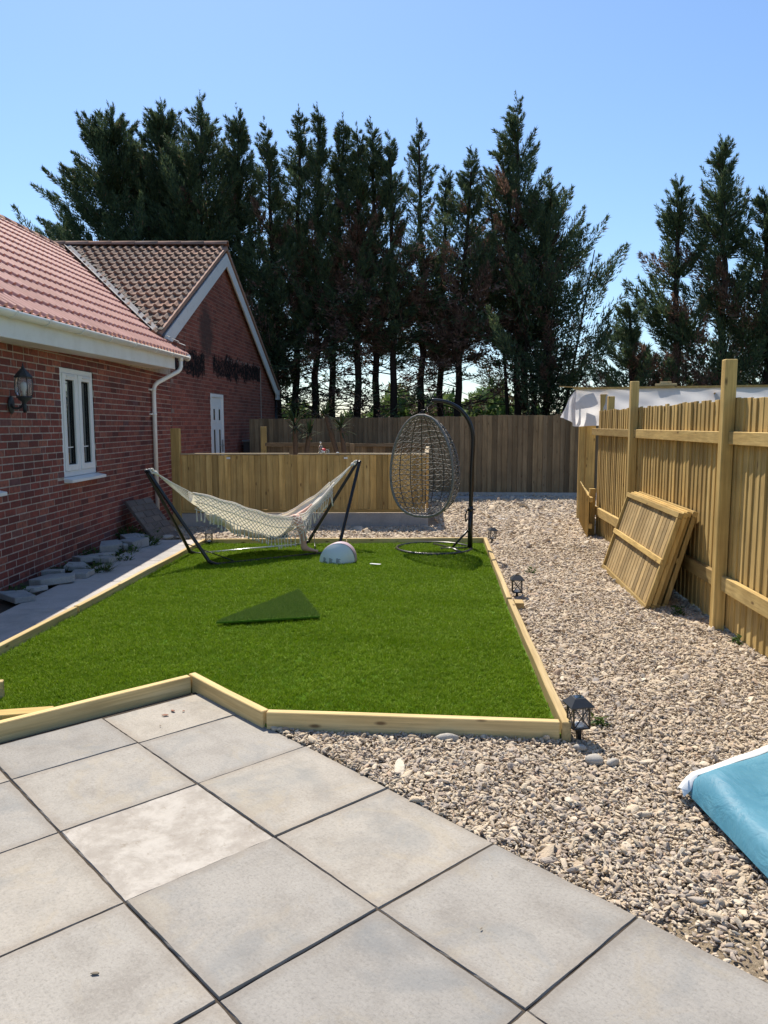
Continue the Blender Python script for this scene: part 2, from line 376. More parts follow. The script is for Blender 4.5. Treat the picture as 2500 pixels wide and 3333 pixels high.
gb = MB(); gb.add([(x, y, -.085 if any(inside(q_, x, y) for q_ in (PATIO0, LAWN0, PATH0)) else gz(x, y)) for x, y in vv], [(j*(nx+1)+i, j*(nx+1)+i+1, (j+1)*(nx+1)+i+1, (j+1)*(nx+1)+i) for j in range(ny) for i in range(nx)], True)
tag(gb.obj('gravel_bed', gravel_base_m), kind='structure')

# lawn outline (centre line of the edging timbers)
LAWN = [(-2.74,3.0), (-2.61,5.06), (-2.375,9.95), (1.34,10.07), (1.085,6.45), (.915,3.73), (-.616,3.86), (-1.154,4.44), (-2.60,3.10)]
def inside(poly, x, y):
    c = False; n = len(poly); j = n-1
    for i in range(n):
        xi, yi = poly[i]; xj, yj = poly[j]
        if (yi > y) != (yj > y) and x < (xj-xi)*(y-yi)/(yj-yi)+xi: c = not c
        j = i
    return c
LAWN = [(a*1.01678, b*1.01678) for a, b in LAWN]
def inside_np(poly, x, y):
    c = np.zeros(x.shape, bool); n = len(poly); j = n-1
    for i in range(n):
        xi, yi = poly[i]; xj, yj = poly[j]
        t = ((yi > y) != (yj > y)) & (x < (xj-xi)*(y-yi)/(yj-yi+1e-12)+xi); c ^= t; j = i
    return c
LAWNI = [(-2.70,3.05), (-2.575,5.06), (-2.34,9.91), (1.295,10.03), (1.04,6.45), (.878,3.775), (-.60,3.905), (-1.16,4.50), (-2.60,3.18)]
LAWNI = [(a*1.01678, b*1.01678) for a, b in LAWNI]
lz = lambda x, y: .012 + .006*math.sin(2.1*x+1.3*y) + .004*math.sin(5*y-2*x)
lb = MB(); lb.prism(LAWN, -.06, .012)
tag(lb.obj('lawn', turf_base_m), kind='structure')

# geometry-nodes scatter for uncountable gravel and grass blades
def scatter(name, pts, rot, scl, idx, sources, kind_mat):
    me = bpy.data.meshes.new(name); n = len(pts); me.vertices.add(n); me.vertices.foreach_set('co', np.asarray(pts, np.float32).ravel())
    for nm, d in (('rot', rot), ('scl', scl)):
        a = me.attributes.new(nm, 'FLOAT_VECTOR', 'POINT'); a.data.foreach_set('vector', np.asarray(d, np.float32).ravel())
    a = me.attributes.new('idx', 'INT', 'POINT'); a.data.foreach_set('value', np.asarray(idx, np.int32))
    setmat(me, kind_mat)
    o = link(name, me); c = bpy.data.collections.new(name + '_source')
    for k, sm in enumerate(sources):
        c.objects.link(bpy.data.objects.new('%s_piece_%02d' % (name, k), sm))
    ng = bpy.data.node_groups.new(name, 'GeometryNodeTree')
    ng.interface.new_socket('Geometry', in_out='INPUT', socket_type='NodeSocketGeometry'); ng.interface.new_socket('Geometry', in_out='OUTPUT', socket_type='NodeSocketGeometry')
    N = ng.nodes.new; L = ng.links.new
    gi = N('NodeGroupInput'); go = N('NodeGroupOutput'); mp = N('GeometryNodeMeshToPoints'); ip = N('GeometryNodeInstanceOnPoints')
    ci = N('GeometryNodeCollectionInfo'); ci.inputs[0].default_value = c; ci.inputs[1].default_value = True; ci.inputs[2].default_value = True
    def na(nm, t):
        q = N('GeometryNodeInputNamedAttribute'); q.data_type = t; q.inputs[0].default_value = nm; return q.outputs[0]
    L(gi.outputs[0], mp.inputs[0]); L(mp.outputs[0], ip.inputs['Points']); L(ci.outputs[0], ip.inputs['Instance'])
    ip.inputs['Pick Instance'].default_value = True
    L(na('idx', 'INT'), ip.inputs['Instance Index']); L(na('rot', 'FLOAT_VECTOR'), ip.inputs['Rotation']); L(na('scl', 'FLOAT_VECTOR'), ip.inputs['Scale'])
    L(ip.outputs[0], go.inputs[0])
    md = o.modifiers.new('scatter', 'NODES'); md.node_group = ng
    return o
nr = np.random.default_rng(11)
def pebble_mesh(seed, sub=2):
    r = random.Random(seed); bm = bmesh.new(); bmesh.ops.create_icosphere(bm, subdivisions=sub, radius=1)
    ax = [(Vector((r.gauss(0,1), r.gauss(0,1), r.gauss(0,1))).normalized(), r.uniform(.38,.9)) for _ in range(9)]
    for v in bm.verts:
        p = v.co.copy()
        for a, d in ax:
            k = p.dot(a)
            if k > d: p -= a*(k-d)*.85
        v.co = p*(1+.07*r.uniform(-1,1)); v.co.x *= 1.35; v.co.y *= .95; v.co.z *= .48
    me = bpy.data.meshes.new('pebble'); bm.to_mesh(me); bm.free(); me.polygons.foreach_set('use_smooth', [seed % 2 == 0]*len(me.polygons)); setmat(me, pebble_m); return me
pebs = [pebble_mesh(k) for k in range(12)]
PATIO = [tuple(pat(.2, 1.01)), tuple(pat(9, 1.01)), tuple(pat(9, -7)), tuple(pat(.2, -7))]
PATH = [(-3.75,4.2), (-2.62,4.2), (-2.42,9.98), (-2.62,10.9), (-3.75,10.9)]
def gravel_pts(x0, x1, y0, y1, dens, size, dz):
    n = int((x1-x0)*(y1-y0)*dens); x = nr.uniform(x0, x1, n); y = nr.uniform(y0, y1, n)
    k = ~inside_np(LAWN, x, y) & ~inside_np(PATIO, x, y) & ~inside_np(PATH, x, y)
    k &= (np.abs(x) < .56*y+.9) & ~((y > 12.1) & (x < .9))
    k &= ~((y < 12.2) & (x > 2.95+.08*(y-5.89)))
    k &= (np.sin(1.9*x+.7*y)+np.sin(2.7*y-1.3*x)+np.sin(4.1*x+3.3*y)*.7 > -1.75) | (nr.random(n) < .3)
    x = x[k]; y = y[k]; z = np.array([gz(a, b) for a, b in zip(x, y)]) + dz*nr.uniform(0, 1, len(x))
    s = size*np.exp(nr.normal(0, .42, len(x))); return np.stack([x, y, z], 1), s
gp = [gravel_pts(-.7, 3.3, 1.2, 4.6, 10500, .0073, .022), gravel_pts(.8, 3.4, 4.6, 7.2, 7600, .0084, .02), gravel_pts(.9, 3.6, 7.2, 10.6, 4600, .0103, .018), gravel_pts(-3.7, 4.2, 9.9, 13, 2300, .0148, .018), gravel_pts(.3, 4.6, 13, 17.4, 1300, .0185, .018)]
P_ = np.concatenate([a for a, b in gp]); S_ = np.concatenate([b for a, b in gp]); n_ = len(P_)
big = nr.random(n_) < .02; S_[big] *= 1.9
rot_ = np.stack([nr.normal(0, .45, n_), nr.normal(0, .45, n_), nr.uniform(0, 6.28, n_)], 1)
scl_ = np.stack([S_*nr.uniform(.85,1.35,n_), S_*nr.uniform(.8,1.15,n_), S_*nr.uniform(.75,1.15,n_)], 1)
g_o = scatter('gravel', P_, rot_, scl_, nr.integers(0, 12, n_), pebs, pebble_m)
tag(g_o, 'beige and grey shingle covering the ground round the lawn', 'gravel', kind='stuff')
def tuft_mesh(seed, mat, nb=16, rad=.022, h=.032):
    r = random.Random(seed); m = MB()
    for _ in range(nb):
        a = r.uniform(0, 6.28); q = rad*math.sqrt(r.random()); p = Vector((q*math.cos(a), q*math.sin(a), -.004))
        b = r.uniform(0, 6.28); lean = r.uniform(.1, .75); d = Vector((math.cos(b)*lean, math.sin(b)*lean, 1)); L_ = h*r.uniform(.55, 1.1); w = r.uniform(.0011, .0019)
        sx = Vector((-math.sin(b), math.cos(b), 0))*w; p1 = p + d*L_*.55; p2 = p1 + Vector((d.x*1.7, d.y*1.7, .75))*L_*.5
        m.add([p-sx, p+sx, p1+sx*.9, p1-sx*.9, p2], [(0,1,2,3), (3,2,4)])
    return m.mesh('tuft', mat)
tufts = [tuft_mesh(k, turf_m) for k in range(8)]
gxy = []
for (y0, y1, d, s) in ((2.9,5,4300,.95), (5,7,3400,1.05), (7,10.1,2400,1.2)):
    n = int(4.2*(y1-y0)*d); x = nr.uniform(-2.8, 1.4, n); y = nr.uniform(y0, y1, n); k = inside_np(LAWNI, x, y); gxy.append(np.stack([x[k], y[k], np.full(k.sum(), s)], 1))
gxy = np.concatenate(gxy); n_ = len(gxy)
# pile lies one way in soft waves
wav = .5*np.sin(gxy[:,1]*9+np.sin(gxy[:,0]*3)*1.3)+.5*np.sin(gxy[:,0]*2.1+gxy[:,1]*4.3)
zz = .010 + .003*np.sin(2.1*gxy[:,0]+1.3*gxy[:,1])
rot_ = np.stack([.42*wav+nr.normal(0,.2,n_), nr.normal(.12,.2,n_), nr.uniform(0,6.28,n_)], 1)
s = gxy[:,2]*nr.uniform(.75,1.2,n_); t_o = scatter('artificial_grass', np.stack([gxy[:,0], gxy[:,1], zz], 1), rot_, np.stack([s,s,s*nr.uniform(.8,1.15,n_)],1), nr.integers(0,8,n_), tufts, turf_m)
tag(t_o, 'short bright green artificial grass covering the lawn', 'grass', kind='stuff')

# ------------------------------------------------------------------ patio slabs
pt = MB(); q = [pat(.2,1.0), pat(9,1.0), pat(9,-7), pat(.2,-7)]
pt.prism([(a.x,a.y) for a in q][::-1], -.075, -.008); patio = pt.obj('patio', joint_m); tag(patio, kind='structure')
def slab_obj(u0, u1, v0, v1, mat, dz, seed):
    r = random.Random(seed); g = .0028; m = bmesh.new()
    cx, cy = (u0+u1)/2, (v0+v1)/2; c = pat(cx, cy); hx = (u1-u0)*PS/2-g; hy = (v1-v0)*PS/2-g
    nxx = 14; ring = []
    pts = []
    for k in range(nxx): pts.append((-hx+2*hx*k/nxx, -hy))
    for k in range(nxx): pts.append((hx, -hy+2*hy*k/nxx))
    for k in range(nxx): pts.append((hx-2*hx*k/nxx, hy))
    for k in range(nxx): pts.append((-hx, hy-2*hy*k/nxx))
    def jit(p, k, ins): 
        a = ins + r.uniform(0, .0028); return (p[0]-math.copysign(a, p[0])*(abs(p[0])>hx-.01), p[1]-math.copysign(a, p[1])*(abs(p[1])>hy-.01))
    b0 = [m.verts.new((*jit(p,k,0), -.045)) for k, p in enumerate(pts)]
    b1 = [m.verts.new((*jit(p,k,0), -.006)) for k, p in enumerate(pts)]
    b2 = [m.verts.new((*jit(p,k,.002), 0)) for k, p in enumerate(pts)]
    n = len(pts)
    for a, b in ((b0,b1),(b1,b2)):
        for i in range(n): m.faces.new((a[i], a[(i+1)%n], b[(i+1)%n], b[i]))
    m.faces.new(b2); m.faces.new(b0[::-1])
    me = bpy.data.meshes.new('slab'); m.to_mesh(me); m.free(); setmat(me, mat)
    o = link('slab', me, patio, Matrix.Translation((c.x, c.y, dz)) @ Euler((r.gauss(0,.0025), r.gauss(0,.0025), PT+r.gauss(0,.003))).to_matrix().to_4x4())
    return o
k = 0
for i in range(0, 8):
    for j in range(-6, 1):
        # slab between row i..i+1 and column j..j+1 (column 0..1 is the outer one beside the gravel)
        c = pat(i+.5, j+.5)
        if c.y < .9 or c.x < -3.6: continue
        if i == 0 and j < -3: continue
        u0 = i+.27 if i == 0 else i
        o = slab_obj(u0, i+1, j, j+1, slab_lime if (i, j) == (2, -1) else slab_m, rnd.uniform(-.004,.003), 100+k); k += 1
# crumbs of stone lying on the slabs
chip_m = plain('brick_chip', (.26,.13,.09), .9, .2).m; chip2_m = plain('grit_crumb', (.2,.17,.13), .95, .1).m
def chip(u, v, s, mt, seed, label):
    me = pebble_mesh(seed, 1).copy(); me.materials.clear(); setmat(me, mt); c = pat(u, v)
    tag(link('stone_chip', me, None, rotm((c.x, c.y, .004), 0, 0, seed, (s, s*.7, s*.35))), label, 'stone chip', 'crumbs on the patio slabs')
for n, (u, v, s, mt, lab) in enumerate([(.55,.55,.017,chip_m,'reddish brick chip nearest the timber corner of the patio'), (.6,.45,.020,chip_m,'largest reddish brick chip on the corner slab'), (.62,.62,.010,chip_m,'smallest reddish brick chip on the corner slab'), (.8,.3,.008,chip2_m,'dark grit crumb below the brick chips on the corner slab'), (3.45,-1.35,.014,chip2_m,'buff stone crumb on the left slab beyond the whitish one'), (4.5,.28,.006,chip2_m,'tiny dark crumb alone on the slab beside the shingle')]):
    chip(u, v, s, mt, 40+n, lab)

# ------------------------------------------------------------------ lawn edging timbers
def timber(a, b, label, w=.047, z0=-.05, z1=.085, mat=None, ext=(0,0)):
    a = Vector((*a, 0))*1.01678; b = Vector((*b, 0))*1.01678; d = (b-a).normalized(); L_ = (b-a).length + ext[0] + ext[1]; a = a - d*ext[0]
    m = MB(); n = max(2, int(L_/.5)); h = z1-z0; r = random.Random(label)
    vs = []; fs = []
    for i in range(n+1):
        x = L_*i/n; dx = r.gauss(0,.0022); dz = r.gauss(0,.002)
        vs += [(x,-w/2+dx,z0), (x,w/2+dx,z0), (x,w/2+dx,z1+dz), (x,-w/2+dx,z1+dz)]
    for i in range(n):
        for k in range(4): fs.append((i*4+k, (i+1)*4+k, (i+1)*4+(k+1)%4, i*4+(k+1)%4))
    fs += [(0,1,2,3), tuple(n*4+k for k in (3,2,1,0))]
    m.add(vs, fs)
    y = Vector((-d.y, d.x, 0)); o = m.obj('edging_timber', mat or new_x, None, frame(a, d, y, Vector((0,0,1))), bevel=.004)
    bm = bmesh.new(); bm.from_mesh(o.data); bmesh.ops.recalc_face_normals(bm, faces=bm.faces); bm.to_mesh(o.data); bm.free()
    return tag(o, label, 'timber', 'timbers edging the lawn')
timber((-2.76,3.0), (-2.555,6.2), 'near length of pale edging timber between lawn and concrete path')
timber((-2.553,6.22), (-2.375,9.93), 'far length of pale edging timber between lawn and concrete path', z1=.083)
timber((-2.40,9.96), (-.5,10.02), 'edging timber along the far lawn end below the hammock')
timber((-.49,10.02), (1.32,10.075), 'edging timber along the far lawn end behind the egg chair', z1=.083)
timber((1.345,10.09), (1.09,6.52), 'long edging timber on the gravel side beside the egg chair')
timber((1.083,6.44), (.918,3.70), 'near edging timber on the gravel side ending at the corner lantern', z1=.088)
timber((.890,3.735), (-.60,3.862), 'knotty edging timber facing the camera between lawn and shingle', ext=(0,.012))
timber((-.622,3.872), (-1.16,4.478), 'short diagonal edging timber at the outer patio edge', z1=.0865)
timber((-1.168,4.440), (-2.72,3.01), 'edging timber along the inner patio edge running off to the left')
timber((-2.18,4.24), (-2.9,4.05), 'loose timber end poking in over the lawn at the left edge', z0=.02, z1=.12)
timber((-1.78,3.96), (-2.6,3.78), 'reddish timber strip lying behind the inner patio edging', z0=.0, z1=.062, w=.09, mat=wood_x)
m = MB(); m.obox((1.135,6.48,-.03), (.075,-.008,0), (.012,.14,0), (0,0,.10)); tag(m.obj('edging_peg', new_x, bevel=.003), 'short wooden peg block outside the timber joint by the middle lantern', 'peg')

# ------------------------------------------------------------------ concrete path by the house
pb = MB(); pb.prism([(-3.30,3.6), (-2.70,3.6), (-2.40,9.98), (-2.58,10.55), (-3.25,10.55)], -.06, -.012); path = pb.obj('side_path', joint_m); tag(path, kind='structure')
ys = [3.6, 5.05, 6.55, 7.75, 8.95, 10.15, 10.6]
for a, b in zip(ys, ys[1:]):
    xe = lambda y: -2.70+.048*(y-4.2)-.02
    m = MB(); y0, y1 = a+.006, b-.006
    m.prism([(-3.28,y0), (min(xe(y0),-2.45),y0), (min(xe(y1),-2.45),y1), (-3.28,y1)], -.05, 0)
    m.obj('path_slab', path_m, path, bevel=.004)
m = MB(); m.prism([(-3.75,3.6),(-3.28,3.6),(-3.26,10.9),(-3.75,10.9)], -.06, -.03); tag(m.obj('soil_strip', joint_m), kind='structure')

# ================================================================== HOUSE WITH NEW ROOF (left)
WX = -3.75
def brick_obj_mesh(L_, h, d, mat): return MB().box(-d, 0, 0, L_, 0, h).mesh('brick', mat)
def lay_bricks(s0, s1, zlo, zhi, keep, clip=(), seed=1, headers=.18, course=.075, bl=.215):
    """list of (s, z, length, height) after clipping against openings"""
    r = random.Random(seed); out = []; row = 0; z = zlo
    while z < zhi-.02:
        s = s0 - (row % 2)*.1125 - .05*(row % 3 == 0)
        while s < s1:
            L_ = bl if r.random() > headers else .1025
            a, b = max(s, s0), min(s+L_, s1); z0, z1 = z, min(z+.063, zhi)
            segs = [(a, b, z0, z1)]
            for (c0, c1, d0, d1) in clip:
                ns = []
                for (p, q_, e, f) in segs:
                    if q_ <= c0 or p >= c1 or f <= d0 or e >= d1: ns.append((p, q_, e, f)); continue
                    if e < d0-.004: ns.append((p, q_, e, d0)); continue
                    if f > d1+.004: ns.append((p, q_, d1, f)); continue
                    if p < c0: ns.append((p, c0, e, f))
                    if q_ > c1: ns.append((c1, q_, e, f))
                segs = ns
            for (p, q_, e, f) in segs:
                if q_-p > .02 and f-e > .012 and keep(p, q_, e, f): out.append((p, e, q_-p, f-e))
            s += L_+.014
        z += course; row += 1
    return out
house = thing('brick_bungalow', (-3.75, 9, 0), 'red brick bungalow wing with pinkish new tiled roof and white window', 'house')
WIN = (8.965, 9.99, .955, 2.272); WIN2 = (6.2, 7.33, .955, 2.272)
wall = MB(); 
def wallpiece(mb, y0, y1, z0, z1, x1=WX-.0035, x0=WX-.28): mb.box(x0, x1, y0, y1, z0, z1)
for (a, b, c, d) in ((3.4,6.2,-.08,2.46), (6.2,7.33,-.08,.955), (6.2,7.33,2.272,2.46), (7.33,8.965,-.08,2.46), (8.965,9.99,-.08,.955), (8.965,9.99,2.272,2.46), (9.99,13.62,-.08,2.60)):
    wallpiece(wall, a, b, c, d)
wall_o = wall.obj('wall', mortar_new, house)
bl = lay_bricks(3.4, 13.62, -.06, 2.46, lambda *a: True, [WIN, WIN2], 3)
bl.sort(key=lambda b: (b[0] < 6.95, b[0]))
cache = {}
def place_bricks(lst, par, mat, M4, n_ind, d=.05, seed=5):
    r = random.Random(seed)
    rest = MB()
    for k, (s, z, L_, h) in enumerate(lst):
        pr = r.uniform(-.0015, .002)
        if k < n_ind:
            key = (mat.name, round(L_, 3), round(h, 3))
            if key not in cache:
                cache[key] = MB().box(-d, 0, 0, L_, 0, h).mesh('brick', mat, bevel=.003)
            link('brick', cache[key], par, M4 @ Matrix.Translation((pr, s, z)))
        else:
            p0 = M4 @ Vector((pr-d, s, z)); ex = M4.to_3x3() @ Vector((d, 0, 0)); ey = M4.to_3x3() @ Vector((0, L_, 0)); rest.obox(p0, ex, ey, (0, 0, h))
    if rest.v:
        o = rest.obj('further_bricks', mat, par); o['kind'] = 'stuff'
place_bricks(bl, wall_o, brick_red, Matrix.Translation((WX, 0, 0)), 300)

# windows
def window(y0, y1, z0, z1, name='window'):
    w = MB(); t = .065; x0, x1 = WX-.10, WX-.012
    w.box(x0,x1,y0+.004,y0+t,z0+.03,z1-.004); w.box(x0,x1,y1-t,y1-.004,z0+.03,z1-.004)
    w.box(x0,x1,y0+t,y1-t,z1-t,z1-.004); w.box(x0,x1,y0+t,y1-t,z0+.03,z0+.03+t)
    ym = (y0+y1)/2; w.box(x0,x1,ym-.03,ym+.03,z0+.03+t,z1-t)
    wo_ = w.obj(name, upvc, house, bevel=.004)
    for (a, b) in ((y0+t, ym-.03), (ym+.03, y1-t)):
        s = MB(); xx0, xx1 = WX-.085, WX+.006; e = .075; c, d = z0+.03+t, z1-t
        s.box(xx0,xx1,a+.003,a+e,c+.003,d-.003); s.box(xx0,xx1,b-e,b-.003,c+.003,d-.003); s.box(xx0,xx1,a+e,b-e,d-e,d-.003); s.box(xx0,xx1,a+e,b-e,c+.003,c+e)
        s.obj('sash', upvc, wo_, bevel=.006)
        g = MB().box(WX-.05,WX-.044,a+e+.012,b-e-.012,c+e+.012,d-e-.012); g.obj('pane', glass_dark, wo_)
        g = MB(); q0, q1 = WX-.043, WX-.02; i0, i1, j0, j1 = a+e, b-e, c+e, d-e
        g.box(q0,q1,i0,i0+.012,j0,j1); g.box(q0,q1,i1-.012,i1,j0,j1); g.box(q0,q1,i0+.012,i1-.012,j0,j0+.012); g.box(q0,q1,i0+.012,i1-.012,j1-.012,j1)
        g.obj('seal', seal_m, wo_)
        g = MB().box(WX-.0425,WX-.038,i0+.012,i1-.012,c+e+.2,c+e+.212); g.obj('glazing_bar', white_p, wo_)
        v_ = MB(); v_.box(WX+.008,WX+.018,a+.10,b-.05,d-.045,d-.028); v_.obj('trickle_vent', upvc, wo_, bevel=.003)
    s = MB(); s.add([(WX-.06,y0-.01,z0-.035),(WX+.10,y0-.01,z0-.035),(WX+.10,y1+.06,z0-.035),(WX-.06,y1+.06,z0-.035),(WX-.06,y0-.01,z0+.03),(WX+.10,y0-.01,z0+.0),(WX+.10,y1+.06,z0+.0),(WX-.06,y1+.06,z0+.03)], [(0,3,2,1),(4,5,6,7),(0,1,5,4),(1,2,6,5),(2,3,7,6),(3,0,4,7)])
    s.obj('sill', upvc, wo_, bevel=.004)
window(*WIN); window(*WIN2)
# eaves: fascia, soffit, gutter, brackets, downpipe.  The eaves rise very slightly towards the far end
ez = lambda y: 2.64 + .0209*(y-6.97)
EX = -3.42
m = MB(); y0, y1 = 3.4, 12.72
m.obox((EX-.02,y0,ez(y0)-.255), (.02,0,0), (0,y1-y0,ez(y1)-ez(y0)), (0,0,.245)); m.obj('fascia', gutter_m, house, bevel=.003)
m = MB(); m.obox((WX-.05,y0,ez(y0)-.25), (EX-WX+.028,0,0), (0,y1-y0,ez(y1)-ez(y0)), (0,0,.012)); sf = m.obj('soffit', upvc, house)
gm = MB()
for k in range(30):
    yy = y0+.2+k*(y1-y0-.3)/29
m = MB(); m.obox((WX-.05,y1-.02,ez(y1)-.25), (EX-WX+.05,0,0), (0,.02,0), (0,0,.25)); m.obj('eaves_box_end', upvc, house)
def gutter(y0, y1, x, r=.058):
    m = MB(); n = 9; vs = []; fs = []
    for yy in (y0, y1):
        zc = ez(yy)-.02
        for rr in (r, r-.005):
            for k in range(n+1):
                t = math.pi*k/n; vs.append((x-rr*math.cos(t), yy, zc-rr*math.sin(t)))
    st = (n+1)
    for k in range(n):
        fs.append((k, k+1, 2*st+k+1, 2*st+k)); fs.append((st+k+1, st+k, 3*st+k, 3*st+k+1))
        fs.append((k+1, k, st+k, st+k+1)); fs.append((2*st+k, 2*st+k+1, 3*st+k+1, 3*st+k))
    fs.append((0, 2*st, 3*st, st)); fs.append((n, st+n, 3*st+n, 2*st+n))
    m.add(vs, fs, True); return m
gx = EX+.058
gutter(3.4, 13.28, gx).obj('gutter', gutter_m, house)
m = MB(); m.tube([(gx,13.27,ez(13.27)-.03),(gx,13.29,ez(13.27)-.03)], .06, 16); m.obj('gutter_end', gutter_m, house)
for yy in (5.2, 6.35, 7.05, 7.75, 8.6, 9.5, 10.4, 11.35, 12.2):
    m = MB(); zc = ez(yy)-.02; arc = [(gx-.062*math.cos(math.pi*k/10), yy, zc-.062*math.sin(math.pi*k/10)) for k in range(11)]
    vs = []; 
    for p in arc:
        d = (Vector(p)-Vector((gx,yy,zc))).normalized(); vs += [Vector(p)+Vector((0,-.02,0)), Vector(p)+Vector((0,.02,0)), Vector(p)+d*.006+Vector((0,.02,0)), Vector(p)+d*.006+Vector((0,-.02,0))]
    fs = []
    for i in range(10):
        for k in range(4): fs.append((i*4+k, (i+1)*4+k, (i+1)*4+(k+1)%4, i*4+(k+1)%4))
    m.add(vs, fs); m.obj('gutter_bracket', gutter_m, house)
m = MB(); ox = 12.85
m.tube([(gx,ox,ez(ox)-.05),(gx,ox,ez(ox)-.11)], .043, 14)
pth = [(gx,ox,ez(ox)-.07),(gx,ox,ez(ox)-.20),(gx-.012,ox-.012,ez(ox)-.25),(gx-.04,ox-.04,ez(ox)-.29),(WX+.10,12.5,2.28),(WX+.065,12.46,2.235),(WX+.05,12.44,2.17),(WX+.05,12.43,2.05),(WX+.05,12.43,.02)]
m.tube(pth, .034, 14); dp = m.obj('downpipe', gutter_m, house)
for zz_ in (1.77, .62, 2.16):
    m = MB(); m.tube([(WX+.05,12.43,zz_-.018),(WX+.05,12.43,zz_+.018)], .039, 14); m.box(WX-.003,WX+.03,12.33,12.53,zz_-.012,zz_+.012); m.obj('pipe_clip', gutter_m, house)

# roof of the bungalow
PITCH = math.atan(.711)
def zroof(x, y): return 2.66 + .0209*(y-6.97) + .711*(EX-x)
OLD0 = Vector((-3.45, 16.96, 5.38)); OT = .57
def zold(y): return 5.38 + OT*(y-16.96)
def tile_mesh(mat, W=.333, Lg=.40, thick=.054, lift=.047):
    n = 24; prof = []
    for k in range(n+1):
        t = k/n; u = (t*2) % 1.0
        zz_ = .042*max(0, math.sin(math.pi*min(1, max(0, (u-.42)/.5))))**.8 if u > .42 else 0
        prof.append((t*W, zz_))
    vs = []
    for (yy, dz) in ((0, lift), (Lg, -.012)):
        for (x, z) in prof: vs.append((x, yy, z+dz))
    b = len(vs)
    for (x, z) in prof: vs.append((x, .004, z*.9+lift-thick))
    fs = []; s = n+1
    for k in range(n):
        fs.append((k, k+1, s+k+1, s+k)); fs.append((b+k, b+k+1, k+1, k))
    m = MB(); m.add(vs, fs[0::2], True); m.add(vs, fs[1::2], False); return m.mesh('roof_tile', mat)
tm_new = tile_mesh(tile_new, thick=.030, lift=.022); tm_old = tile_mesh(tile_old)
for me in (tm_new, tm_old):
    # lower lip flat shaded
    pass
roof = MB()
yA, yB = 3.4, 13.16
roof.add([(EX+.03,yA,zroof(EX+.03,yA)-.05),(EX+.03,yB,zroof(EX+.03,yB)-.05),(-6.82,yB+3.7,zroof(-6.82,yB+3.7)-.05),(-6.82,yA,zroof(-6.82,yA)-.05),
          (-10.2,yA,zroof(EX,yA)-.05),(-10.2,yB+3.7,zroof(EX,yB)-.05)], [(0,1,2,3),(3,2,5,4)])
roof_o = roof.obj('roof', flash_dark, house)
gauge = .335; sl = math.sqrt(1+.711**2); rows = int((6.82-3.40)*sl/gauge)+1
ud = Vector((-1, 0, .711)).normalized()
tl = []
for i in range(rows):
    p = Vector((EX+.045,0,0)) + ud*(i*gauge)
    if p.x < -6.84: break
    x = p.x
    # columns from near to far; stop at the valley or, by the gutter end, at the verge
    y = 5.0
    while True:
        ymax = 13.2 if i < 2 else 99
        xm, ym = x-.15, y+.165
        if ym > ymax: break
        if zroof(xm, ym) < zold(ym)-.02 and x < -3.72: break
        if y > 18: break
        tl.append((x, y)); y += .3335
tl.sort(key=lambda t: (t[1] < 6.4, t[1]))
for k, (x, y) in enumerate(tl):
    if y < 5.6: continue
    z = zroof(x, y); up = Vector((-1,0,.711)).normalized(); al = Vector((0,1,.0209)).normalized(); nn = al.cross(up); nn = -nn if nn.z < 0 else nn
    # tile local x -> along eaves (towards -y so the frame stays right handed), local y -> up the slope
    lx = up.cross(nn)
    o_ = Vector((x, y, z)) if lx.y > 0 else Vector((x, y+.333, z+.007))
    link('roof_tile', tm_new, roof_o, frame(o_, lx, up, nn))
# ridge
def ridge(par, p, q, mat, r=.11, L_=.45):
    p, q = Vector(p), Vector(q); n = int((q-p).length/L_); d = (q-p)/n
    for i in range(n):
        m = MB(); a = p+d*i; b = p+d*(i+1.04); dd = d.normalized(); sx = dd.cross(Vector((0,0,1))).normalized(); uz = sx.cross(dd)
        vs = []; K = 9
        for (c, rr) in ((a, r*1.06), (b, r)):
            for k in range(K):
                t = math.pi*(.02+.96*k/(K-1)); vs.append(c + sx*rr*math.cos(t)*1.05 + uz*(rr*math.sin(t)*.85-.02))
        for (c, rr) in ((a, r*1.06-.014), (b, r-.014)):
            for k in range(K):
                t = math.pi*(.02+.96*k/(K-1)); vs.append(c + sx*rr*math.cos(t)*1.05 + uz*(rr*math.sin(t)*.85-.02))
        fs = [(k, k+1, K+k+1, K+k) for k in range(K-1)] + [(k+1, k, 2*K+k, 2*K+k+1) for k in range(K-1)] + [(K+k, K+k+1, 3*K+k+1, 3*K+k) for k in range(K-1)]
        m.add(vs, fs, True); m.obj('ridge_tile', mat, par)
ridge(roof_o, (-6.84,8.2,zroof(-6.84,8.2)+.0), (-6.84,17.3,zroof(-6.84,17.3)+.0), ridge_m)
# lead valley
V1 = Vector((-6.80,16.86,5.32)); V2 = Vector((-3.80,12.93,3.06))
m = MB(); d = (V2-V1); side = Vector((.62,.35,.0))
vn = []
for k in range(13):
    c = V1+d*k/12+Vector((0,0,.055)); r_ = random.Random(k)
    vn += [c+Vector((0,-.09,.035))+Vector((0,r_.uniform(-.008,.008),0)), c+Vector((0,.03,.045)), c+Vector((.02,.10,.105))]
m.add(vn, [(k*3+j, k*3+j+1, k*3+j+4, k*3+j+3) for k in range(12) for j in range(2)]); m.obj('valley_flashing', lead_m, roof_o)
m = MB()
for k in range(40):
    c = V1+d*(k/39)+Vector((.03,.06,.11)); a = random.Random(k); m.obox(c, (.07,.02,a.uniform(-.01,.02)), (.02,.09,.05), (0,0,.012))
o = m.obj('valley_felt', flash_dark, roof_o); o['kind'] = 'stuff'
m = MB()
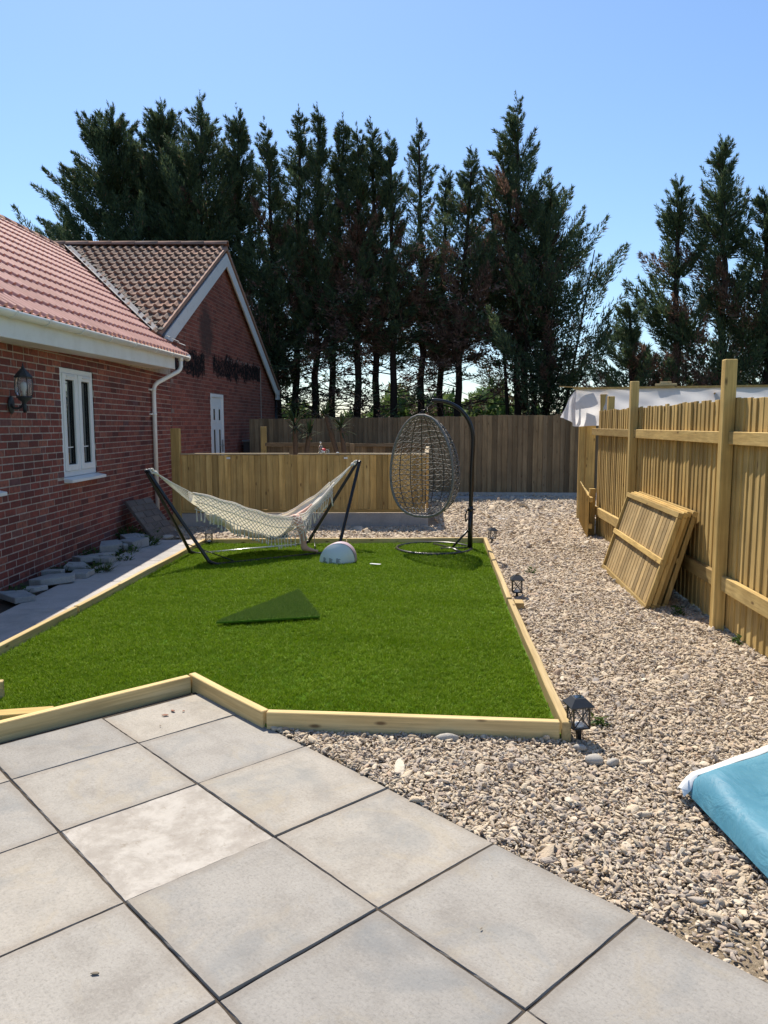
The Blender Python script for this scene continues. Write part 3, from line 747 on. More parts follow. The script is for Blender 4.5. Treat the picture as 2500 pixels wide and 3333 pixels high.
for k, (dx, dy, dz, a) in enumerate(((0,0,.03,.3), (.10,.14,.0,-.2), (.22,.22,-.06,.5), (.30,.30,-.12,.1))):
    c = V2+Vector((dx,dy,dz+.04)); m.obox(c, (.13*math.cos(a),.13*math.sin(a),-.05), (-.05,.12,.03), (0,0,.006))
m.obj('lead_soaker', lead_m, roof_o)

# ================================================================== OLDER GABLE HOUSE
gh = thing('gable_house', (GA[0], GA[1]+3, 0), 'older brick gable end with white bargeboards, weathered tiled roof and tar streaks', 'house')
def gp_(s, z, off=0): return Vector((GA[0]+GU[0]*s+GU[1]*off, GA[1]+GU[1]*s-GU[0]*off, z))
AP = 3.307; ZA = 5.20; SL = .572
def zg(s): return ZA - abs(s-AP)*SL
GM = frame(gp_(0,0), Vector((GU[1], -GU[0], 0)), Vector((GU[0], GU[1], 0)), Vector((0,0,1)))   # local x = out of wall, y = along
DOOR = (2.245, 3.154, .18, 2.25)
m = MB()
def gpoly(pts, off0, off1, mb):
    n = len(pts); vs = [gp_(s,z,off0) for s,z in pts] + [gp_(s,z,off1) for s,z in pts]
    mb.add(vs, [tuple(range(n)), tuple(range(n,2*n))[::-1]] + [(i, n+i, n+(i+1)%n, (i+1)%n) for i in range(n)])
gpoly([(-.02,-.08),(DOOR[0],-.08),(DOOR[0],zg(DOOR[0])),(-.02,zg(-.02))], -.25, -.0035, m)
gpoly([(DOOR[0],DOOR[3]),(DOOR[1],DOOR[3]),(DOOR[1],zg(DOOR[1])),(DOOR[0],zg(DOOR[0]))], -.25, -.0035, m)
gpoly([(DOOR[0],-.08),(DOOR[1],-.08),(DOOR[1],DOOR[2]),(DOOR[0],DOOR[2])], -.25, -.0035, m)
gpoly([(DOOR[1],-.08),(8.05,-.08),(8.05,zg(8.05)),(AP,ZA),(DOOR[1],zg(DOOR[1]))], -.25, -.0035, m)
gpoly([(-1.2,2.7),(-.02,2.7),(-.02,zg(-.02)),(-1.2,zg(-1.2))], -.25, -.0035, m)
gw = m.obj('wall', mortar_old, gh)
bm = bmesh.new(); bm.from_mesh(gw.data); bmesh.ops.recalc_face_normals(bm, faces=bm.faces); bm.to_mesh(gw.data); bm.free()
def gkeep(p, q_, e, f):
    if f > min(zg(p), zg(q_))+.02: return False
    if p < -.02: return e > 2.95
    return True
gl = lay_bricks(-1.1, 8.03, -.06, 5.2, gkeep, [DOOR], 9, .2)
gl = [b for b in gl]
gl.sort(key=lambda b: (b[1] < .95, abs(b[0]-.9)+ (3 if b[0] > 2.2 else 0)))
place_bricks(gl, gw, brick_old, GM, 300, seed=6)
# a straight vertical crack / joint strip in the wall
m = MB(); m.obox(gp_(6.44,.4,.001), GM.to_3x3()@Vector((.012,0,0)), GM.to_3x3()@Vector((0,.03,0)), (0,0,2.6)); m.obj('joint_strip', mortar_new, gh)
m = MB(); m.obox(gp_(-.06,.0,.001), GM.to_3x3()@Vector((.012,0,0)), GM.to_3x3()@Vector((0,.05,0)), (0,0,2.5)); m.obj('joint_strip', flash_dark, gh)
# door
def gbox(mb, s0, s1, z0, z1, o0, o1): mb.obox(gp_(s0,z0,o0), GM.to_3x3()@Vector((o1-o0,0,0)), GM.to_3x3()@Vector((0,s1-s0,0)), (0,0,z1-z0)); return mb
m = MB(); t = .075; s0, s1, z0, z1 = DOOR
gbox(m, s0+.004, s0+t, z0, z1-.004, -.09, .004); gbox(m, s1-t, s1-.004, z0, z1-.004, -.09, .004); gbox(m, s0+t, s1-t, z1-t, z1-.004, -.09, .004)
dr = m.obj('door', upvc, gh, bevel=.004)
m = MB(); gbox(m, s0+t+.004, s1-t-.004, z0+.02, z1-t-.004, -.07, -.02); m.obj('door_leaf', white_p, dr, bevel=.004)
lw = s1-s0-2*t
for (fa, fb, c, d) in ((.14,.36,1.68,1.95), (.62,.84,1.68,1.95), (.14,.36,.9,1.52), (.62,.84,.9,1.52), (.14,.36,.3,.78), (.62,.84,.3,.78)):
    a, b = s0+t+lw*fa, s0+t+lw*fb
    m = MB(); gbox(m, a-.03, b+.03, c-.04, d+.04, -.02, -.011); m.obj('door_moulding', upvc, dr, bevel=.004)
    if c > .5: m = MB(); gbox(m, a+.04, b-.04, c+.02, d-.02, -.011, -.008); m.obj('door_pane', glass_dark, dr)
m = MB(); gbox(m, s1-t-.06, s1-t-.03, 1.02, 1.28, -.018, .012); gbox(m, s1-t-.16, s1-t-.045, 1.14, 1.165, .012, .03); m.obj('door_handle', grey_metal, dr)
# bargeboards
ov = .10
def barge(sa, sb, name):
    m = MB(); h = .27; vs = []
    for off in (ov-.02, ov+.006):
        for (s, dz) in ((sa,0),(sb,0),(sb,-h),(sa,-h)): vs.append(gp_(s, ZA+.06-abs(s-AP)*SL+dz, off))
    m.add(vs, [(0,1,2,3),(7,6,5,4),(0,4,5,1),(1,5,6,2),(2,6,7,3),(3,7,4,0)])
    o = m.obj(name, barge_m, gh)
    bm = bmesh.new(); bm.from_mesh(o.data); bmesh.ops.recalc_face_normals(bm, faces=bm.faces); bm.to_mesh(o.data); bm.free()
barge(-.62, AP, 'bargeboard'); barge(AP, 8.0, 'bargeboard')
m = MB(); gbox(m, 7.92, 8.2, 2.30, 2.56, ov-.05, ov+.012); m.obj('bargeboard_end', barge_m, gh)
for (sa, sb) in ((-.62, AP), (AP, 8.0)):      # soffit under the verge
    m = MB(); vs = []
    for off in (-.02, ov-.022):
        for (s, dz) in ((sa,-.05),(sb,-.05),(sb,-.075),(sa,-.075)): vs.append(gp_(s, ZA+.06-abs(s-AP)*SL+dz, off))
    m.add(vs, [(0,1,2,3),(7,6,5,4),(0,4,5,1),(1,5,6,2),(2,6,7,3),(3,7,4,0)]); o = m.obj('verge_soffit', barge_m, gh)
# right hand roof pipe / black downpipe at the far corner
m = MB(); m.tube([gp_(8.12,2.42,.0), gp_(8.1,1.4,.0), gp_(8.1,0,.0)], .05, 10); m.obj('downpipe', black_metal, gh)
# old roof
def oldx(y): return GA[0]+GU[0]/GU[1]*(y-GA[1])+.07
m = MB(); yE = 12.0
zo = lambda y: zold(y)-.04
m.add([(oldx(16.96)+.0,16.96,zo(16.96)), (-10.5,16.96,zo(16.96)), (-10.5,yE,zo(yE)), (oldx(13.0),13.0,zo(13.0)), (oldx(13.0)-.4,yE,zo(yE)),
       (oldx(22)+.02,21.95,zo(16.96)-OT*4.99), (-10.5,21.95,zo(16.96)-OT*4.99)], [(0,1,2,4,3), (1,0,5,6)])
oroof = m.obj('roof', flash_dark, gh)
m = MB(); zt = zold(16.96)
for (ya, yb) in ((16.96,13.0), (16.96,21.95)):   # verge mortar edge with tile thickness
    sg = -OT if yb > ya else OT
    za, zb = zt, zt-OT*abs(yb-ya)
    pts = []
    for (yy, zz_) in ((ya,za),(yb,zb)):
        x = oldx(yy); pts += [Vector((x-.03,yy,zz_-.05)), Vector((x+.045,yy,zz_-.05)), Vector((x+.045,yy,zz_+.03)), Vector((x-.03,yy,zz_+.03))]
    m.add(pts, [(0,1,2,3),(7,6,5,4),(0,4,5,1),(1,5,6,2),(2,6,7,3),(3,7,4,0)])
vo_ = m.obj('verge', ridge_m, oroof)
bm = bmesh.new(); bm.from_mesh(vo_.data); bmesh.ops.recalc_face_normals(bm, faces=bm.faces); bm.to_mesh(vo_.data); bm.free()
up = Vector((0, 1, OT)).normalized(); nn = Vector((0, -OT, 1)).normalized(); lx = up.cross(nn)
og = .29; cnt = 0
for i in range(0, 18):
    y = 16.93 - up.y*og*(i+1)
    if y < 12.2: break
    c = 0
    while True:
        x = oldx(y) + .01 - .3335*c; c += 1
        if x-.333 < -9.0: break
        if zold(y+.1) < zroof(x-.16, y+.1)-.02 and not (x > -3.55): 
            if x-.16 > -3.75 and y > 13.0: pass
            else: break
        link('roof_tile', tm_old, oroof, frame(Vector((x-.333 if lx.x > 0 else x, y, zold(y)+.012)), lx, up, nn)); cnt += 1
ridge(oroof, (oldx(16.96)+.06,16.96,5.44), (-7.3,16.96,5.44), tile_old)

bn_ = thing('storage_bin', gp_(4.6,0,.35), 'dark grey lidded bin standing against the gable wall past the white door', 'bin')
bin_m = plain('dark_grey_plastic', (.05,.052,.058), .45, .4).m
m = MB(); vs = [gp_(a, z, o_) for z, e in ((0,.0),(1.2,.04)) for a, o_ in ((4.3-e,.12),(4.95+e,.12),(4.95+e,.58+e),(4.3-e,.58+e))]
m.add(vs, [(3,2,1,0),(4,5,6,7),(0,1,5,4),(1,2,6,5),(2,3,7,6),(3,0,4,7)]); ob_ = m.obj('bin_body', bin_m, bn_)
bm = bmesh.new(); bm.from_mesh(ob_.data); bmesh.ops.recalc_face_normals(bm, faces=bm.faces); bm.to_mesh(ob_.data); bm.free()
m = MB(); gbox(m, 4.23, 5.02, 1.203, 1.25, .09, .67); m.obj('lid', plain('grey_lid', (.16,.165,.175), .45, .4).m, bn_, bevel=.012)
# ================================================================== wall lantern on the bungalow
wl = thing('wall_lantern', (WX, 7.7, 1.9), 'weathered grey coach lantern fixed to the brick wall beside the window', 'lantern')
lc = Vector((WX+.20, 7.63, 0))
m = MB(); m.lathe([(.045,0),(.06,.01),(.06,.018),(.03,.03)], (0,0,0), 16)
o = m.obj('back_plate', lampgrey, wl, Matrix.Translation((WX+.002, 7.74, 1.80)) @ Euler((0, R(90), 0)).to_matrix().to_4x4() @ Matrix.Diagonal((1.5,1,1,1)))
m = MB(); m.tube(smooth_path([(WX+.02,7.74,1.81),(WX+.07,7.66,1.77),(WX+.13,7.65,1.765),(WX+.185,7.63,1.80),(WX+.20,7.63,1.85)]), .012, 10); m.obj('bracket_arm', lampgrey, wl)
m = MB(); m.lathe([(.012,1.745),(.02,1.75),(.02,1.79),(.014,1.80),(.018,1.815),(.03,1.83),(.055,1.845),(.06,1.86),(.075,1.865),(.075,1.875),(.066,1.88)], lc, 16); m.obj('lamp_base', lampgrey, wl)
m = MB(); m.lathe([(.016,1.72),(.018,1.735),(.018,1.745),(.012,1.748)], lc, 12); m.obj('sensor', seal_m, wl)
gl_p = [(.064,1.88),(.076,1.92),(.081,1.97),(.079,2.02),(.068,2.065)]
m = MB(); m.lathe(gl_p, lc, 18); m.obj('glass', lamp_glass, wl)
for k in range(6):
    t = 2*math.pi*k/6+.3; m = MB(); m.tube([lc+Vector(((r_+.003)*math.cos(t),(r_+.003)*math.sin(t),z_)) for r_, z_ in gl_p], .0045, 6); m.obj('lamp_rib', lampgrey, wl)
m = MB(); m.lathe([(.09,2.062),(.092,2.07),(.07,2.095),(.05,2.12),(.034,2.135),(.02,2.15),(.014,2.16),(.017,2.168),(.006,2.18),(.003,2.21)], lc, 8, False); m.obj('lamp_cap', lampgrey, wl)
m = MB(); m.lathe([(.012,1.885),(.014,1.93),(.026,1.955),(.03,1.985),(.02,2.01),(.004,2.02)], lc, 12); m.obj('bulb', white_p, wl)

# ================================================================== rubble, weeds, leaning slab by the wall
rub_m = conc('broken_paving', (.36,.38,.38), (.25,.265,.27), .3)
def rubble(x, y, z, sx, sy, h, seed, rz, tilt, label):
    r = random.Random(seed); n = r.choice((4,4,5)); m = MB(); poly = []
    for k in range(n):
        a = 2*math.pi*(k+r.uniform(-.3,.3))/n; q_ = r.uniform(.6,1.2); poly.append((sx*.62*q_*math.cos(a), sy*.62*q_*math.sin(a)))
    m.prism(poly, 0, h)
    o = m.obj('broken_slab', rub_m, None, rotm((x,y,z), tilt[0], tilt[1], rz), bevel=.006)
    tag(o, label, 'paving piece', 'broken paving stacked by the house wall')
rb = [(-3.42,6.95,-.03,.40,.42,.06,'nearest broken paving piece at the left edge of the path'), (-3.36,7.22,-.02,.34,.24,.05,'thin paving scrap beside the nearest broken piece'),
 (-3.40,7.62,-.03,.44,.40,.075,'large pale broken slab second along the wall'), (-3.22,7.95,-.03,.30,.30,.06,'wedge shaped slab piece overhanging the path'), (-3.55,8.05,-.02,.26,.30,.05,'small paving scrap tucked against the wall bricks'),
 (-3.42,8.42,-.03,.42,.34,.055,'flat broken slab under the white window'), (-3.50,8.80,-.02,.30,.30,.07,'thick chunk of slab below the window sill corner'), (-3.30,8.86,-.03,.34,.30,.06,'grey slab wedge beside the grass tuft below the window'), (-3.45,9.16,-.03,.36,.28,.05,'low slab piece just past the window'),
 (-3.50,9.62,-.03,.44,.36,.12,'thick dark edged slab midway along the wall'), (-3.26,9.90,-.03,.34,.36,.12,'pointed slab piece leaning towards the path'), (-3.34,9.74,-.03,.14,.14,.08,'small cube of broken concrete between two slabs'),
 (-3.46,10.36,-.03,.48,.40,.10,'last broad slab of the row near the weeds'), (-3.36,10.16,-.03,.14,.12,.08,'little broken block below the last broad slab')]
for k, (x, y, z, a, b, h, lab) in enumerate(rb): rubble(x, y, z+.03, a*.84, b*.84, h*.95, 60+k, rnd.uniform(0,3), (rnd.gauss(0,.05), rnd.gauss(0,.05)), lab)
def leaf_mesh(name, pos, d, L_, w, mat, tint, rng, curl=0.0):
    """many small rhombic leaves as one mesh"""
    n = len(pos); rv = rng.normal(size=(n,3)); d = d/np.linalg.norm(d, axis=1, keepdims=True)
    sd = np.cross(d, rv); sd /= np.linalg.norm(sd, axis=1, keepdims=True)+1e-9
    L_ = L_[:,None]; w = w[:,None]
    v = np.stack([pos-sd*w, pos+sd*w, pos+d*L_], 1).reshape(-1,3)
    if curl: v = v.reshape(n,3,3); v[:,2,2] -= curl*L_[:,0]; v = v.reshape(-1,3)
    f = np.arange(3*n).reshape(n,3); me = np_mesh(name, v, f, mat)
    at = me.attributes.new('tint', 'FLOAT', 'FACE'); at.data.foreach_set('value', np.asarray(tint, np.float32)); return me
def weed(x, y, h, n, seed, label, spread=.12):
    rg = np.random.default_rng(seed); th = thing('weed_clump', (x,y,-.03), label, 'weed', 'weeds along the house wall')
    a = rg.uniform(0,6.28,n); q_ = spread*np.sqrt(rg.random(n)); pos = np.stack([x+q_*np.cos(a), y+q_*np.sin(a), -.03+h*.25*rg.random(n)],1)
    d = np.stack([np.cos(a)*rg.uniform(.2,1.2,n), np.sin(a)*rg.uniform(.2,1.2,n), rg.uniform(.4,1.3,n)],1)
    link('blades', leaf_mesh('blades', pos, d, h*rg.uniform(.5,1.1,n), rg.uniform(.003,.007,n), weed_m, (rg.random(n)<.08)*.8, rg, .25), th)
    k = n//3; pos = np.stack([x+rg.normal(0,spread*.7,k), y+rg.normal(0,spread*.7,k), h*.5*rg.random(k)],1)
    link('leaves', leaf_mesh('leaves', pos, rg.normal(size=(k,3))*[1,1,.5]+[0,0,.3], rg.uniform(.03,.06,k), rg.uniform(.01,.02,k), weed_m, np.zeros(k), rg), th)
for k, (x, y, h, n, lab) in enumerate([(-3.5,7.15,.16,60,'sparse grass tuft between the nearest broken slabs'), (-3.12,8.28,.22,110,'long grass tuft spilling onto the path below the window'), (-3.55,8.3,.14,50,'small weed by the wall under the window'), (-3.12,9.0,.16,60,'thin grass tuft on the path edge past the window'), (-3.6,9.3,.2,70,'leafy weed against the wall bricks past the window'), (-3.22,9.55,.16,60,'grass growing under the thick dark edged slab'), (-3.16,10.15,.24,120,'bushy grass tuft near the end of the path'), (-3.55,10.75,.34,200,'dark leafy weed clump beside the leaning paver slab')]): weed(x, y, h, n, 80+k, lab, .10 if n < 150 else .2)
for k, (x, y, h, n, lab) in enumerate([(2.52,6.42,.10,40,'small green weed in the shingle beside the leaning panels'), (1.17,3.98,.06,34,'tiny green weed in the shingle behind the corner lantern'), (1.62,8.3,.07,30,'tiny weed in the gravel right of the middle lantern'), (2.62,5.55,.08,34,'little weed at the foot of the near fence post')]): weed(x, y, h, n, 180+k, lab, .035)
# leaning block-pattern paving slab
lp = thing('leaning_paver_slab', (-3.3,11.0,0), 'dark block patterned paving slab leaning against the wall by the downpipe', 'paving slab')
pav_m = conc('dark_paver', (.17,.145,.125), (.12,.10,.09), .2)
b0, b1 = Vector((-3.16,10.50,-.02)), Vector((-2.98,11.08,-.02)); ux = (b1-b0).normalized(); W_ = (b1-b0).length
t0 = Vector((-3.70,11.10,.62)) - b0; t0 = t0 - ux*t0.dot(ux)*.55; uy = t0.normalized(); uz = ux.cross(uy); Hh = .82
m = MB(); m.obox(b0-uz*.045, ux*W_, uy*Hh, uz*.035); m.obj('slab_body', pav_m, lp)
nr_, nc_ = 7, 3
for i in range(nr_):
    for j in range(nc_+1):
        x0 = W_*(j-.5*(i%2))/nc_; x1 = x0+W_/nc_; x0, x1 = max(0,x0)+.004, min(W_,x1)-.004
        if x1-x0 < .03: continue
        m = MB(); m.obox(b0-uz*.0101+ux*x0+uy*(Hh*i/nr_+.004), ux*(x1-x0), uy*(Hh/nr_-.008), uz*rnd.uniform(.006,.011)); m.obj('paver', pav_m, lp, bevel=.003)

# ================================================================== LOW DECK FENCE
df = thing('deck_fence', (-1.3,12.2,0), 'low close-board fence with pale capping on a concrete plinth behind the hammock', 'fence')
FA = Vector((-3.36,12.16,0)); FB = Vector((.66,12.26,0)); fd = (FB-FA).normalized(); fn = Vector((fd.y,-fd.x,0))
m = MB(); m.obox(FA+Vector((.05,0,-.06)), fd*(FB-FA).length, -fn*.06, (0,0,.25)); m.obj('plinth', path_m, df, bevel=.005)
m = MB(); m.obox(FA+Vector((.1,0,.20))+fn*.012, fd*((FB-FA).length-.1), -fn*.05, (0,0,.05)); m.obj('bottom_rail', deck_x, df, bevel=.003)
me_b = {}
def feather(w, h, mat, t0=.018, t1=.007, seed=0):
    r = random.Random(seed); m = MB(); k = r.uniform(-.012,.012)
    m.add([(0,0,0),(w,0,0),(w,t1,0),(0,t0,0),(0,0,h),(w,0,h+k*.2),(w,t1,h+k*.2),(0,t0,h)], [(0,1,2,3),(7,6,5,4),(0,4,5,1),(1,5,6,2),(2,6,7,3),(3,7,4,0)])
    me = m.mesh('board', mat, bevel=.002)
    bm = bmesh.new(); bm.from_mesh(me); bmesh.ops.recalc_face_normals(bm, faces=bm.faces); bm.to_mesh(me); bm.free(); return me
def fence_boards(par, A, B, z0, z1, mat, pitch=.108, w=.128, seed=1, face=1, jz=.004, tilt=.0, variants=5, t=(.026,.006)):
    """overlapping feather-edge boards; face +1: thick edge shows to the left-hand normal"""
    A, B = Vector(A), Vector(B); d = (B-A).normalized(); n = Vector((d.y,-d.x,0))*face; L_ = (B-A).length; r = random.Random(seed)
    ms = [feather(w, z1-z0, mat, t[0], t[1], seed*10+k) for k in range(variants)]
    k = 0; x = 0
    while x < L_-.03:
        o = A + d*x + Vector((0,0,z0+r.uniform(-jz,jz)))
        lean = r.gauss(0, tilt)
        fr = frame(o, d, n, Vector((0,0,1)))
        if lean: fr = fr @ Euler((lean, r.gauss(0,tilt*.6), 0)).to_matrix().to_4x4()
        link('board', r.choice(ms), par, fr); x += pitch*r.uniform(.95,1.05); k += 1
    return k
fence_boards(df, FA+Vector((.15,0,0)), FB, .25, 1.125, deck_z, .097, .112, 21)
m = MB(); m.beam(FA+Vector((.14,-.0,1.14)), FA+fd*1.85+Vector((0,0,1.143)), .075, .022); m.obj('cap_rail', capwood, df, bevel=.003)
m = MB(); m.beam(FA+fd*1.99+Vector((0,0,1.14)), FA+fd*2.82+Vector((0,0,1.14)), .075, .022); m.obj('cap_rail', capwood, df, bevel=.003)
m = MB(); m.beam(FA+fd*2.83+Vector((0,0,1.142)), FB+fd*.01+Vector((0,0,1.137)), .075, .022); m.obj('cap_rail', capwood, df, bevel=.003)
m = MB(); m.box(-3.37,-3.235,12.13,12.24,-.05,1.545); m.obj('post', wood_z, df, bevel=.005)
# return side running back from the corner
RA, RB = Vector((.68,12.30,0)), Vector((.93,16.3,0))
fence_boards(df, RA, RB, .05, 1.125, deck_z, .105, .125, 22, face=1)
m = MB(); m.beam(RA+Vector((0,0,1.14)), RB+Vector((0,0,1.14)), .075, .022); m.obj('cap_rail', capwood, df, bevel=.003)
m = MB(); m.box(.87,.97,16.3,16.4,0,1.3); m.obj('post', old_z, df, bevel=.004)
# little white tag screwed to the boards
for (s, z) in ((.86,1.06), (2.72,1.06)):
    p = FA+fd*s+fn*.024+Vector((0,0,z)); m = MB(); m.obox(p, fd*.06, fn*.006, (0,0,.03)); m.obj('hook_plate', white_p, df, bevel=.003)
ib = thing('inner_fence', (-.8,16.5,0), 'dark low rail fence at the back of the enclosed yard', 'fence')
fence_boards(ib, (-2.55,16.5,0), (.86,16.5,0), 0, 1.14, old_z, .13, .15, 23)
m = MB(); m.beam((-2.55,16.46,1.18), (-.75,16.46,1.185), .05, .07); m.obj('rail', old_x, ib); m = MB(); m.beam((-.62,16.46,1.17), (.86,16.46,1.17), .05, .07); m.obj('rail', old_x, ib)
m = MB(); m.box(-2.64,-2.52,16.44,16.54,0,1.56); m.obj('post', wood_z, ib, bevel=.004); m = MB(); m.box(-.74,-.63,16.44,16.54,0,1.2); m.obj('post', old_z, ib, bevel=.004)

# ================================================================== BACK FENCE
bf = thing('back_fence', (1,17.5,0), 'tall weathered close-board fence across the far end of the garden', 'fence')
BA, BB = Vector((-3.1,17.75,0)), Vector((5.6,17.25,0)); bd = (BB-BA).normalized()
bn = 0
for k in range(5):
    a = BA+bd*((BB-BA).length*k/5); b = BA+bd*((BB-BA).length*(k+1)/5)
    fence_boards(bf, a, b, .06, 1.74+.025*k, old_z, .112, .13, 30+k, jz=.006)
for zz_ in (.35, .95, 1.5):
    m = MB(); m.beam(BA+Vector((0,.06,zz_)), BB+Vector((0,.06,zz_+.05)), .04, .08); m.obj('rail', old_x, bf)
m = MB(); m.beam(BA+Vector((0,-.03,-.02)), BB+Vector((0,-.03,-.02)), .05, .18); m.obj('gravel_board', path_m, bf)
m = MB(); m.beam((.95,16.95,-.03), (5.4,16.62,-.03), .5, .08); tag(m.obj('paving_strip', path_m), kind='structure')

# ================================================================== RIGHT FENCE
rf = thing('side_fence', (2.9,8,0), 'new golden board fence with chunky posts and rails along the shingle', 'fence')
fx = lambda y: 2.72+.08*(y-5.89)
rd = Vector((.08,1,0)).normalized(); rn = Vector((-rd.y, rd.x, 0))      # rn points at the garden (-x)
S0, S1 = 2.6, 11.2
yy = S0; r_ = random.Random(77); pm = [feather(.128, 1.80, wood_z, .022, .009, 400+k) for k in range(7)]
while yy < S1:
    o_ = Vector((fx(yy), yy, .0+r_.uniform(-.012,.012))); lean = r_.gauss(0,.002)
    link('board', r_.choice(pm), rf, frame(o_, rd, rn, Vector((0,0,1))) @ Euler((lean,0,0)).to_matrix().to_4x4()); yy += .112*r_.uniform(.93,1.07)
posts = [(3.15,2.1), (5.97,2.1), (8.95,2.1), (10.92,2.0)]
for (y, h) in posts:
    m = MB(); c = Vector((fx(y),y,0)) + (rn*.022 if y < 10 else rn*-.13)
    m.obox(c - rd*.045 + Vector((0,0,-.1)), rd*.09, rn*.09, (0,0,h+.1)); m.obj('post', wood_z, rf, bevel=.006)
def rail(y0, y1, z0, z1, th=.045):
    m = MB(); a = Vector((fx(y0),y0,z0))+rn*.024; b = Vector((fx(y1),y1,z0))+rn*.024; m.obox(a, b-a, rn*th, (0,0,z1-z0)); m.obj('rail', wood_y, rf, bevel=.004)
for (a, b) in ((2.6,3.1), (3.205,5.915), (6.025,8.895), (9.005,11.45),):
    if b-a > .3: rail(a, b, 1.45, 1.548)
    rail(a, min(b, 11.15), .30, .42)
# short angled stub of fencing past the far post
st = thing('fence_stub', (3.1,11.8,0), 'short knee-high board fence stub angled past the far fence post', 'fence')
SA, SB = Vector((2.93,10.86,0)), Vector((3.32,12.86,0))
sd_ = (SB-SA).normalized(); sn = Vector((-sd_.y, sd_.x, 0)); r_ = random.Random(5); k = 0; x = 0
while x < 2.0:
    h = .60+.06*x/2; me = feather(.14, h, wood_z, .026, .012, 500+k); link('board', me, st, frame(SA+sd_*x+sn*.002, sd_, sn, Vector((0,0,1)))); x += .125; k += 1
m = MB(); m.obox(SA+Vector((0,0,.50))-sn*.05, sd_*2.03, sn*.05, (0,0,.07)); m.obj('rail', wood_y, st, bevel=.004)
m = MB(); m.obox(SA+Vector((0,0,.12))-sn*.05, sd_*2.03, sn*.05, (0,0,.07)); m.obj('rail', wood_y, st, bevel=.004)
m = MB(); m.box(2.99,3.07,11.05,11.13,-.05,.68); m.obj('post', wood_z, st)
# sheeted structure behind the fence
sh = thing('sheeted_lean_to', (4.2,12.5,0), 'timber lean-to behind the fence draped in translucent white plastic sheeting', 'shed')
M = Mat('plastic_sheeting', .35, .5); nz = M.noise(M.co(), 6, 5, .7); M.col(M.mix(M.ramp(nz, [(.35,0),(.75,1)]), (.84,.84,.86), (.70,.70,.73))); M.translucent(.55, (.85,.85,.88)); sheet_m = M.m
nu, nv = 90, 22; vs = []
r_ = random.Random(9)
top0, top1 = Vector((3.22,12.95,2.19)), Vector((7.2,11.2,2.17))
for i in range(nu+1):
    u = i/nu; p = top0.lerp(top1, u)
    for j in range(nv+1):
        v = j/nv; hh = .62 - .03*math.sin(u*9) 
        bulge = .04*math.sin(v*3.1)+.014*math.sin(u*23+v*4)*v+.007*math.sin(u*61+v*9)*v+.005*math.sin(u*37-v*15)
        vs.append((p.x - bulge*.5, p.y - bulge - .03*v, p.z - hh*v))
sm_ = MB(); sm_.add(vs, [(i*(nv+1)+j, i*(nv+1)+j+1, (i+1)*(nv+1)+j+1, (i+1)*(nv+1)+j) for i in range(nu) for j in range(nv)], True)
# returning corner flap
vs = []; nu2 = 24
for i in range(nu2+1):
    u = i/nu2
    for j in range(nv+1):
        v = j/nv; w_ = .15+.85*v**1.1
        flare = .16*math.sin(min(1,v*1.05)*1.5)*u
        vs.append((top0.x + .03 - flare - .03*math.sin(u*13+v*6)*v, top0.y + u*.55*w_ + .02*math.sin(v*11+u*5), top0.z - (.62+.02*math.sin(u*8) - .16*u)*v + .02*u))
sm_.add(vs, [(i*(nv+1)+j, (i+1)*(nv+1)+j, (i+1)*(nv+1)+j+1, i*(nv+1)+j+1) for i in range(nu2) for j in range(nv)], True)
sm_.obj('sheet', sheet_m, sh)
m = MB(); m.beam(top0+Vector((-.05,.0,.015)), top1+Vector((0,0,.015)), .05, .03); m.obj('top_batten', wood_x, sh)
m = MB(); m.beam(top0+Vector((-.22,.25,.06)), top0+Vector((.25,-.05,.02)), .06, .015); m.obj('top_batten', wood_x, sh)
for k, (x, y) in enumerate(((3.36,13.05),(3.62,12.75),(5.2,12.1))):
    m = MB(); m.box(x-.05,x+.08,y-.03,y+.03,-.05,2.1); m.obj('post', wood_z, sh, bevel=.004)
m = MB(); m.box(3.42,3.57,12.97,13.0,-.05,1.62); m.obj('panel', wood_z, sh)
m = MB(); m.obox((4.35,12.43,2.222), (.30,-.13,.0), (.03,.07,0), (0,0,.035)); m.obox((4.42,12.41,2.2575), (.16,-.07,.0), (.03,.07,0), (0,0,.03)); tag(m.obj('wood_offcut', new_x, bevel=.003), 'pale wood offcuts lying on top of the sheeted lean-to', 'wood')

